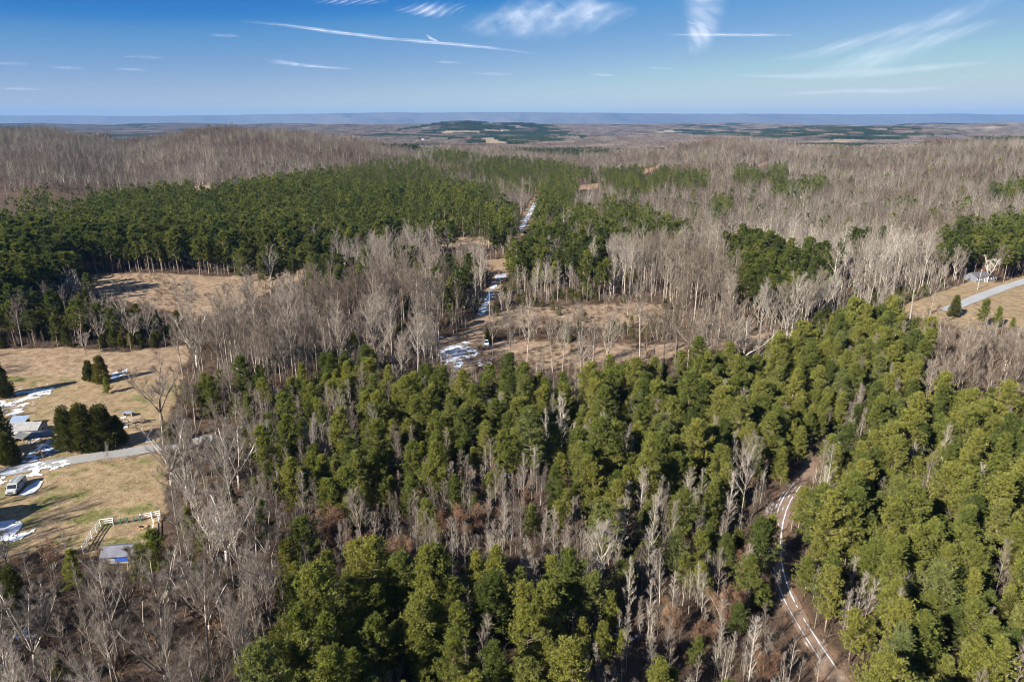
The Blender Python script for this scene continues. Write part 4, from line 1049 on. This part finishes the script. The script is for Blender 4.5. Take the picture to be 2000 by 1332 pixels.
b = MB(); b.box((L/2+.04, 0, .42), (.14, W*.96, .22)); b.build('bumper', M['black'], t); b = MB(); b.box((L/2+.01, 0, .84), (.05, .95, .26)); b.build('grille', M['black'], t)
b = MB()
for y in (-.55, .55): b.bar((-L/2+.4, y, H+.07), (L/2-1.9, y, H+.07), .05, .05)
for x in (-1.8, -.6, .5): b.bar((x, -.8, H+.1), (x, .8, H+.1), .05, .04)
b.build('roof_rack', M['chrome'], t)
# small white car at the clearing
A, B = G(949, 677), G(951, 669); t = thing('parked_car', (A+B)/2, 'small white car parked beside the conical cedar in the snowy clearing', 'car', rz=heading(B, A)+.1); clear(t.location, 5)
L, W = 4.2, 1.75; prof = [(-L/2, .3), (-L/2, .85), (-L/2+.15, 1.0), (-1.2, 1.05), (.95, 1.0), (L/2-.15, .85), (L/2, .7), (L/2, .3)]
b = MB(); n = len(prof); b.add([[x, s*W/2, z] for s in (-1, 1) for x, z in prof], [tuple(range(n-1, -1, -1)), tuple(range(n, 2*n))] + [(k, (k+1) % n, n+(k+1) % n, n+k) for k in range(n)]); b.build('body', M['white'], t)
b = MB(); b.add([[x, s*y, z] for z, x0, x1, y in ((1.0, -1.7, 1.0, .8), (1.46, -1.2, .35, .62)) for x, s in ((x0, -1), (x1, -1), (x1, 1), (x0, 1))], [(0,3,2,1),(0,1,5,4),(1,2,6,5),(2,3,7,6),(3,0,4,7),(4,5,6,7)]); cb_ = b.build('cabin', M['glass'], t)
b = MB(); b.box((-.42, 0, 1.49), (1.5, 1.2, .06)); b.build('roof', M['white'], cb_)
for s in (-1, 1):
    b = MB(); b.box((L/2+.01, s*.6, .68), (.05, .3, .14)); b.build('headlight', M['lens'], t)
    for x in (-1.3, 1.3): b = MB(); b.tube([(x, s*(W/2-.18), .31), (x, s*(W/2+.02), .31)], [.31, .31], 14); b.build('wheel', M['black'], t)
# white camper among the hardwoods
t = thing('camper_trailer', G(669, 702), 'white camper trailer half hidden among the pale hardwoods', 'camper', rz=.08); clear(t.location, 3.5)
b = MB(); n = 8; prof = [(-2.4, .5), (-2.5, 1.9), (-2.2, 2.5), (-1.5, 2.65), (1.5, 2.65), (2.2, 2.5), (2.5, 1.6), (2.3, .5)]; b.add([[x, s*1.05, z] for s in (-1, 1) for x, z in prof], [tuple(range(n-1, -1, -1)), tuple(range(n, 2*n))] + [(k, (k+1) % n, n+(k+1) % n, n+k) for k in range(n)]); b.build('body', M['white'], t)
for x in (-1.4, 1.5): opening(t, 'window', x, -1.05, 1.75, .9, .5, 'y-', M['glass'])
opening(t, 'door', .2, -1.05, 1.5, .62, 1.75, 'y-', M['siding'])
for s in (-1, 1): b = MB(); b.tube([(0, s*.85, .33), (0, s*1.08, .33)], [.33, .33], 12); b.build('wheel', M['black'], t)
b = MB(); b.bar((2.3, 0, .5), (3.4, 0, .45), .12, .1); b.build('drawbar', M['black'], t)
# grey house by the right road, its shed on the field
house('ranch_house', G(1911, 547), .28, 11, 7, 2.5, 1.5, simple('blue_grey_siding', (.17,.18,.20), .7), M['darkroof'], 'low grey house with a dark roof behind the white trunked trees at the right', 'house', 5, True)
# utility poles
def upole(px, py, h, lab, arm=True, rz=0):
    t = thing('utility_pole', G(px, py), lab, 'utility pole', 'wooden utility poles' if arm else None, rz); clear(t.location, 2.5)
    b = MB(); b.tube([(0, 0, -.4), (0, 0, h)], [.17, .11], 10); b.build('pole', M['pole'], t)
    if arm:
        b = MB(); b.bar((-1.1, .14, h-.45), (1.1, .14, h-.45), .1, .12); a = b.build('crossarm', M['pole'], t)
        for x in (-1.0, 0, 1.0): b = MB(); b.tube([(x, .14, h-.39), (x, .14, h-.2)], [.05, .07], 8); b.build('insulator', M['chrome'], a)
        b = MB(); b.tube([(.22, -.05, h-1.9), (.22, -.05, h-1.1)], [.2, .2], 12); b.build('transformer', M['siding'], t)
upole(863, 742, 8.5, 'utility pole standing in the snow below the clearing', True, .3)
upole(956, 616, 10, 'weathered pole in the narrow snowy power line corridor', False)
upole(1033, 432, 9.5, 'distant pole at the far end of the power line corridor', True)
upole(1909, 566, 9.5, 'pole with a crossarm beside the right road near the grey house', True, .9)
upole(1425, 668, 6.5, 'broken pale pole at the right end of the tan strip', False)
# orange and red odds and ends in the little clearing
t = thing('scrap_heap', G(966, 533), 'heap of red and orange scrap at the far end of the snowy corridor', 'scrap heap'); r = random.Random(8); clear(t.location, 5)
for k in range(7):
    b = MB(); b.box((r.uniform(-2.4, 2.4), r.uniform(-1.5, 1.5), .35), (r.uniform(.6, 1.3), r.uniform(.5, 1), r.uniform(.5, 1.1)), r.uniform(0, 3), taper=.8); b.build('crate', [M['red'], M['straw'], M['white']][k % 3], t)
# farm buildings out in the valley
VAL = [(826,273,'white barn beside a tan field in the valley, left of centre'), (980,256,'white farmhouse at the far edge of the long tan valley field'), (1030,272,'leftmost of three white farmhouses in the valley trees'), (1045,274,'middle of three white farmhouses in the valley trees'),
       (1056,270,'rightmost of three white farmhouses in the valley trees'), (1588,268,'white farm building in the valley at the right'), (241,252,'pale farmhouse in the blue valley at the far left'), (1660,283,'white barn beside the round tan field at the right')]
for px, py, lab in VAL:
    dx, dy, dz = raydir(px, py); tt = None
    for Dm in np.arange(1700, 9000, 25.0):
        if CAMZ + Dm*dz/dy <= float(terrain(dx/dy*Dm, Dm)) + 3: tt = Dm; break
    if tt is None: continue
    X0, Y0 = dx/dy*tt, tt
    house('farmhouse' if 'house' in lab else 'barn', (X0, Y0, float(terrain(X0, Y0))), random.uniform(-.6, .6), 15, 9, 4, 3, M['white'], M['metalroof'], lab, 'house' if 'house' in lab else 'barn', 3, False, True)
    clear_spots[-1] = (X0, Y0, 75)
# ------------------------------------------------------------------ the trees themselves
n = len(TX); ok = np.ones(n, bool)
for x, y, kd in zip(hx, hy, [h[0] for h in HERO]): ok &= (TX-x)**2+(TY-y)**2 > (4.2 if kd in 'GWHV' else 3.2)**2
for x, y, r_ in clear_spots: ok &= (TX-x)**2+(TY-y)**2 > r_**2
TX, TY, TZ, TK, THS = TX[ok], TY[ok], TZ[ok], TK[ok], THS[ok]; n = len(TX)
sc = THS*np.where(TK == 'P', rng.uniform(.62, 1.25, n), rng.uniform(.80, 1.18, n)); rzs = rng.uniform(0, 6.283, n); vi = rng.integers(0, 1000, n); lean = rng.normal(0, .035, (2, n))
hgt = np.array([HT[k] for k in TK])*sc; px, py, pz = proj(TX, TY, TZ+hgt)
inframe = (px > 5) & (px < 1995) & (py > 200) & (py < 1325); size = np.where(inframe, hgt/np.maximum(pz, 10), 0)
single = np.zeros(n, bool)
for grp, cap in ((('P', 'T'), 292), (('B', 'V', 'S'), 278), (('C',), 150), (('O',), 120), (('X',), 120)):
    nh = 0
    idx = np.flatnonzero(np.isin(TK, grp) & inframe); idx = idx[np.argsort(-size[idx])][:cap-nh]; single[idx] = True
for i in np.flatnonzero(single):
    k = TK[i]; V_ = KIND[k][0]; v = int(vi[i]) % len(V_)
    add_tree(k, v, float(TX[i]), float(TY[i]), float(TZ[i])-.1, float(sc[i]), float(rzs[i]), tree_label(k, v, px[i], py[i], TX[i], TY[i], sc[i]), (float(lean[0, i]), float(lean[1, i])))
LABS = dict(P=('more_pines', 'green pine woods farther back and beyond the frame', 'pine wood'), T=('tall_pines', 'dark green plantation of tall pines behind the brown meadow', 'pine wood'),
            B=('hardwood_forest', 'grey leafless hardwood forest covering the hills', 'bare wood'), V=('spreading_hardwoods', 'leafless spreading trees among the hardwoods', 'bare wood'), S=('sapling_thicket', 'thickets of thin leafless saplings', 'thicket'),
            C=('far_cedars', 'scattered dark cedars farther back', 'cedars'), O=('far_oaks', 'oaks with brown leaves farther back', 'oaks'), X=('far_shrubs', 'leafless shrubs farther back', 'shrubs'))
for k, (nm, lab, cat) in LABS.items():
    m = (~single) & (TK == k); i = np.flatnonzero(m)
    if not len(i): continue
    pro = []; st = []
    for lod in range(3): st.append(len(pro)); pro += [v[2] for v in KIND[k][lod]]
    lod = np.where(TY[i] < 230, 0, np.where(TY[i] < 400, 1, 2)); cnt = np.array([len(KIND[k][l]) for l in range(3)])
    idx = np.array(st)[lod] + vi[i] % cnt[lod]
    scatter_object(nm, pro, np.stack([TX[i], TY[i], TZ[i]-.15], 1), rzs[i], sc[i], idx, (lean[0, i], lean[1, i]), lab, cat)
# low brush under the trees: thin stems and seedlings, a few hundred thousand square metres of it
s = 2.1; gx, gy = [], []
for y in np.arange(20, 560, s):
    hw = .8*y+20; xs = np.arange(-hw, hw, s*(1 if y < 260 else 1.8)); gx.append(xs); gy.append(np.full(len(xs), y))
gx = np.concatenate(gx); gy = np.concatenate(gy); gx = gx+rng.uniform(-1, 1, len(gx)); gy = gy+rng.uniform(-1, 1, len(gx))
gz = terrain(gx, gy); qx, qy, qz = proj(gx, gy, gz); bad = np.zeros(len(gx), bool); sparse = np.zeros(len(gx), bool)
for nme, p in FIELDS.items():
    q = inside(qx, qy, p)
    if nme in ('lawn', 'pasture', 'right_field', 'line_near', 'line_far'): bad |= q
    else: sparse |= q
for k, wd in (('track', 1.6), ('roadl', 3.2), ('roadr', 4.5)): bad |= dist_line(gx, gy, LINES[k], 12) < wd
for x, y, r_ in clear_spots: bad |= (gx-x)**2+(gy-y)**2 < (r_*.7)**2
u = rng.random(len(gx)); den = np.where(sparse, .62*(fbm(gx/12, gy/12, 141, 2) > .45), (.85+.3*(qx < 520)*(qy > 1000))*(.4+fbm(gx/8, gy/8, 143, 2)))
keep = (~bad) & (u < den); gx, gy, gz = gx[keep], gy[keep], gz[keep]; m = len(gx); spk = sparse[keep]
pro = [KIND['X'][1][i][2] for i in range(3)] + [KIND['S'][1][0][2], KIND['S'][1][1][2], KIND['O'][1][0][2]]
v6 = rng.choice(6, m, p=[.26, .26, .22, .13, .11, .02]); v6 = np.where(spk, v6 % 3, v6)
sc6 = np.where(v6 < 3, rng.uniform(.45, 1.05, m), rng.uniform(.32, .68, m)); sc6 = np.where(spk, sc6*.75, sc6)
scatter_object('undergrowth', pro, np.stack([gx, gy, gz-.1], 1), rng.uniform(0, 6.28, m), sc6, v6, (np.zeros(m), np.zeros(m)), 'low leafless brush and seedlings on the forest floor', 'undergrowth')
print('undergrowth', m, 'singles', int(single.sum()), 'all', n)

# ------------------------------------------------------------------ woods in the valley and on the far hills, patches of low crowns
M['farbare'] = bark('distant_bare_wood', [(0, (.13,.105,.09)), (.5, (.19,.155,.13)), (1, (.25,.21,.175))]); M['farpine'] = foliage('distant_pines', [(0, (.022,.04,.014)), (1, (.05,.07,.02))], nscale=.05)
def patch(seed, size, ntree, H, pine_):
    r = np.random.default_rng(seed); cr = MB(); c = r.uniform(-size/2, size/2, (ntree, 2)); k = 26 if not pine_ else 30
    hh = H*r.uniform(.75, 1.15, ntree); C = np.repeat(np.c_[c, hh*.5], k, 0); hr = np.repeat(hh, k)
    az = r.uniform(0, 6.28, len(C)); q = r.uniform(0, 1, len(C)); rad = (3.4 if not pine_ else 3.0)*np.sin(q*2.6+.25)
    C = C + np.stack([np.cos(az)*rad, np.sin(az)*rad, hr*(q-.5)*.95], 1)
    D = np.stack([np.cos(az)*.5, np.sin(az)*.5, np.full(len(C), .9)], 1) + r.normal(0, .3, (len(C), 3))
    cr.tris(leafquads(C, D, (4.2 if not pine_ else 2.6), (1.1 if not pine_ else 1.8), r)); return bpy.data.objects.new('patch', cr.mesh('patch', [M['farpine' if pine_ else 'farbare']]))
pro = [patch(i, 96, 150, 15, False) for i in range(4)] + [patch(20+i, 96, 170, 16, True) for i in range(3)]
gx, gy = [], []
for y in np.arange(1330, 12800, 84.0):
    hw = .82*y+100; xs = np.arange(-hw, hw, 84.0); gx.append(xs); gy.append(np.full(len(xs), y))
gx = np.concatenate(gx); gy = np.concatenate(gy); gx += rng.uniform(-20, 20, len(gx)); gy += rng.uniform(-20, 20, len(gx)); gz = terrain(gx, gy)
qx, qy, qz = proj(gx, gy, gz+6); bad = np.zeros(len(gx), bool)
crest = np.interp(np.clip(qx, -400, 2400), CD[:, 0], CD[:, 1]); bad |= gy < crest+110
for nme, p in FIELDS.items():
    if nme.startswith('far_field'): bad |= inside(qx, qy, p)
bad |= (fbm(gx/420, gy/420, 151, 3) > .66) & (gy < 7500)                  # open fields between the woods
for x, y, r_ in clear_spots: bad |= (gx-x)**2+(gy-y)**2 < r_**2
gx, gy, gz, qx = gx[~bad], gy[~bad], gz[~bad], qx[~bad]; m = len(gx)
pn = fbm(gx/500, gy/700, 161, 3) > .585
for (bx, by, bd, hw, hd) in FAR[:2] + FAR[10:11]: pn |= (np.abs(qx-bx) < hw*(.5+.9*vn(gy/200, gx/200, 163))) & (np.abs(gy-bd) < hd*1.4)
pn &= rng.random(m) < .78
v7 = np.where(pn, 4+rng.integers(0, 3, m), rng.integers(0, 4, m))
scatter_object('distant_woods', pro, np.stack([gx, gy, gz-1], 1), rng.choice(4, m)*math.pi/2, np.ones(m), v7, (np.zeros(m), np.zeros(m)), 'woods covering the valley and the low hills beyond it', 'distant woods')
print('patches', m)

# ------------------------------------------------------------------ high cirrus and aircraft trails: thin sheets of ice cloud far above
CLZ = 2600.0
def cloud_mat(name, dens, sx, sy, thr, soft=.28):
    m, t, b = mat(name); t.nodes.remove(b); out = t.nodes['Material Output']
    a1 = N(t, 'ShaderNodeAttribute'); a1.attribute_name = 'u'; a2 = N(t, 'ShaderNodeAttribute'); a2.attribute_name = 'v'; a3 = N(t, 'ShaderNodeAttribute'); a3.attribute_name = 'edge'
    cx = N(t, 'ShaderNodeCombineXYZ'); t.links.new(math_(t, 'MULTIPLY', a1.outputs['Fac'], sx), cx.inputs[0]); t.links.new(math_(t, 'MULTIPLY', a2.outputs['Fac'], sy), cx.inputs[1])
    f = noise(t, 1.0, 7, cx.outputs[0], .62)
    mr = N(t, 'ShaderNodeMapRange', clamp=True); mr.inputs['From Min'].default_value = thr-soft*.5; mr.inputs['From Max'].default_value = thr+soft; t.links.new(f, mr.inputs['Value'])
    al = math_(t, 'MULTIPLY', math_(t, 'MULTIPLY', mr.outputs[0], a3.outputs['Fac']), dens, True)
    tr = N(t, 'ShaderNodeBsdfTranslucent'); tr.inputs[0].default_value = (.95, .95, .97, 1); df = N(t, 'ShaderNodeBsdfDiffuse'); df.inputs[0].default_value = (.95, .95, .97, 1)
    s1 = N(t, 'ShaderNodeMixShader'); s1.inputs[0].default_value = .3; t.links.new(tr.outputs[0], s1.inputs[1]); t.links.new(df.outputs[0], s1.inputs[2])
    tp = N(t, 'ShaderNodeBsdfTransparent'); s2 = N(t, 'ShaderNodeMixShader'); t.links.new(al, s2.inputs[0]); t.links.new(tp.outputs[0], s2.inputs[1]); t.links.new(s1.outputs[0], s2.inputs[2])
    t.links.new(s2.outputs[0], out.inputs[0]); return m
def cloud(name, cat, label, line, wid, mt, alt, seed=0):
    """line: photo pixels along the cloud; wid: its half width at each point, across the line"""
    line = np.array(line, float); n = 60; s = np.r_[0, np.cumsum(np.hypot(*np.diff(line, axis=0).T))]; tt = np.linspace(0, s[-1], n)
    P = np.stack([np.interp(tt, s, line[:, i]) for i in (0, 1)], 1); W_ = np.interp(tt, s, wid)
    T = np.gradient(P, axis=0); T /= np.linalg.norm(T, axis=1)[:, None]; Nn = np.stack([-T[:, 1], T[:, 0]], 1); k = 15; V, U, VV, E = [], [], [], []
    for i in range(n):
        for j in range(k):
            v = -1+2*j/(k-1); q = P[i] + Nn[i]*W_[i]*v; dx, dy, dz = raydir(q[0], min(q[1], 214)); d = (alt-CAMZ)/max(dz, .004)
            V.append((dx*d, dy*d, alt + 25*math.sin(i*.7+j))); U.append(tt[i]/100+seed); VV.append(v*W_[i]/100+seed); e = (1-v*v)**2.2*(.45+.55*float(vn(i/4.0+seed*3, seed*5.0)))*min(1, i/16, (n-1-i)/16); E.append(max(e, 0))
    Q = [(i*k+j, i*k+j+1, (i+1)*k+j+1, (i+1)*k+j) for i in range(n-1) for j in range(k-1)]
    o = bigmesh(name, np.array(V), np.array(Q), mt, dict(u=U, v=VV, edge=E)); tag(o, label, cat, kind=None); return o
mt_wisp = cloud_mat('low_wisp', .28, 1.6, 6, .42, .3); mt_tr = cloud_mat('ice_trail', .44, 3, 6, .30, .4); mt_ci = cloud_mat('cirrus_veil', .6, 1.8, 2.6, .45, .34); mt_thin = cloud_mat('thin_cirrus', .32, .8, 5, .36, .4); mt_col = cloud_mat('spread_trail', .52, 5, .9, .34, .4)
cloud('contrail', 'contrail', 'long thin aircraft trail sloping gently down across the upper left sky', [(468,42),(560,50),(660,64),(760,76),(850,84),(950,93),(1060,107)], [1.5,3,4,4,4,3.5,1.5], mt_tr, CLZ+60, 1)
cloud('contrail', 'contrail', 'tiny hooked trail touching the long one', [(832,68),(842,76),(860,84)], [2,3,2], mt_tr, CLZ+120, 2)
cloud('contrail', 'contrail', 'short faint trail under the left end of the long one', [(518,121),(540,121),(600,129),(690,136)], [4,7,4,2], mt_tr, CLZ+30, 3)
cloud('contrail', 'contrail', 'thin level white trail crossing the broad fading one', [(1300,69),(1360,68),(1450,69),(1555,69)], [1.5,3,3.5,2.5], mt_tr, CLZ+200, 4)
cloud('cirrus_cloud', 'cloud', 'broad upright band of fading trail at the top right of centre', [(1376,-60),(1376,10),(1374,50),(1362,84),(1346,108)], [55,52,40,32,10], mt_col, CLZ+10, 5)
cloud('cirrus_cloud', 'cloud', 'largest wispy cloud at the top centre', [(890,58),(960,48),(1050,32),(1150,26),(1250,22)], [8,34,58,46,12], mt_ci, CLZ, 6)
cloud('cirrus_cloud', 'cloud', 'small wispy cloud left of the largest one', [(765,18),(810,20),(860,20),(915,14)], [5,14,20,6], mt_ci, CLZ, 7.4)
cloud('cirrus_cloud', 'cloud', 'faint tuft at the very top left of centre', [(610,4),(680,2),(760,4)], [5,10,5], mt_thin, CLZ, 8)
cloud('cirrus_cloud', 'cloud', 'wide soft streak sweeping up to the top right corner', [(1480,122),(1600,104),(1700,78),(1820,46),(1900,18),(1980,-30)], [4,14,18,20,24,26], mt_thin, CLZ+80, 9)
cloud('cirrus_cloud', 'cloud', 'second soft streak below and right of the wide one', [(1560,150),(1660,128),(1760,96),(1860,68),(1960,38)], [6,26,32,18,8], mt_thin, CLZ+40, 10.3)
cloud('cirrus_cloud', 'cloud', 'long level streak low on the right', [(1410,148),(1560,150),(1680,144),(1800,134),(1950,120)], [2,8,14,10,4], mt_thin, CLZ+20, 11)
cloud('cirrus_cloud', 'cloud', 'faint long haze streak lowest on the right', [(1500,186),(1650,178),(1760,178),(1880,168)], [3,6,7,5], mt_thin, CLZ, 12)
for i, (x, y, l, h, lab) in enumerate([(25,125,42,5,'small wisp at the left edge, highest of the low wisps'), (130,133,46,5,'small wisp right of the left edge one'), (255,136,34,4,'small wisp a little right of the second one'), (280,112,46,4,'faint wisp above the third low wisp'),
      (965,145,46,5,'small low wisp at the middle of the sky'), (1180,147,30,4,'tiny low wisp right of the middle one'), (40,174,55,4,'faint flat streak low at the left edge'), (440,70,30,4,'tiny streak left under the long trail'), (1290,134,30,3,'tiny wisp below the broad band'), (875,122,30,3,'tiny wisp just left of the middle low wisp')]):
    cloud('cirrus_cloud', 'cloud', lab, [(x-l, y-1), (x, y), (x+l, y+2)], [1, h, 1], mt_wisp, CLZ, 20.7+i*3)

# ------------------------------------------------------------------ air: even haze that turns the far hills blue
m = bpy.data.materials.new('air_haze'); m.use_nodes = True; t = m.node_tree; t.nodes.clear()
out = t.nodes.new('ShaderNodeOutputMaterial'); pv = t.nodes.new('ShaderNodeVolumePrincipled'); t.links.new(pv.outputs[0], out.inputs['Volume'])
pv.inputs['Color'].default_value = (.16, .39, .76, 1); pv.inputs['Density'].default_value = 3.4e-5; pv.inputs['Anisotropy'].default_value = 0.0
b = MB(); zt, zb = 430.0, -80.0; x0, x1, y0, y1 = -62000, 62000, -2000, 27000
b.add([[x0,y0,zb],[x1,y0,zb],[x1,y1,zb],[x0,y1,zb],[x0,y0,zt],[x1,y0,zt],[x1,y1,zt],[x0,y1,zt]], [(0,3,2,1),(4,5,6,7),(0,1,5,4),(1,2,6,5),(2,3,7,6),(3,0,4,7)])
hz = b.build('haze', m); tag(hz, kind='stuff')
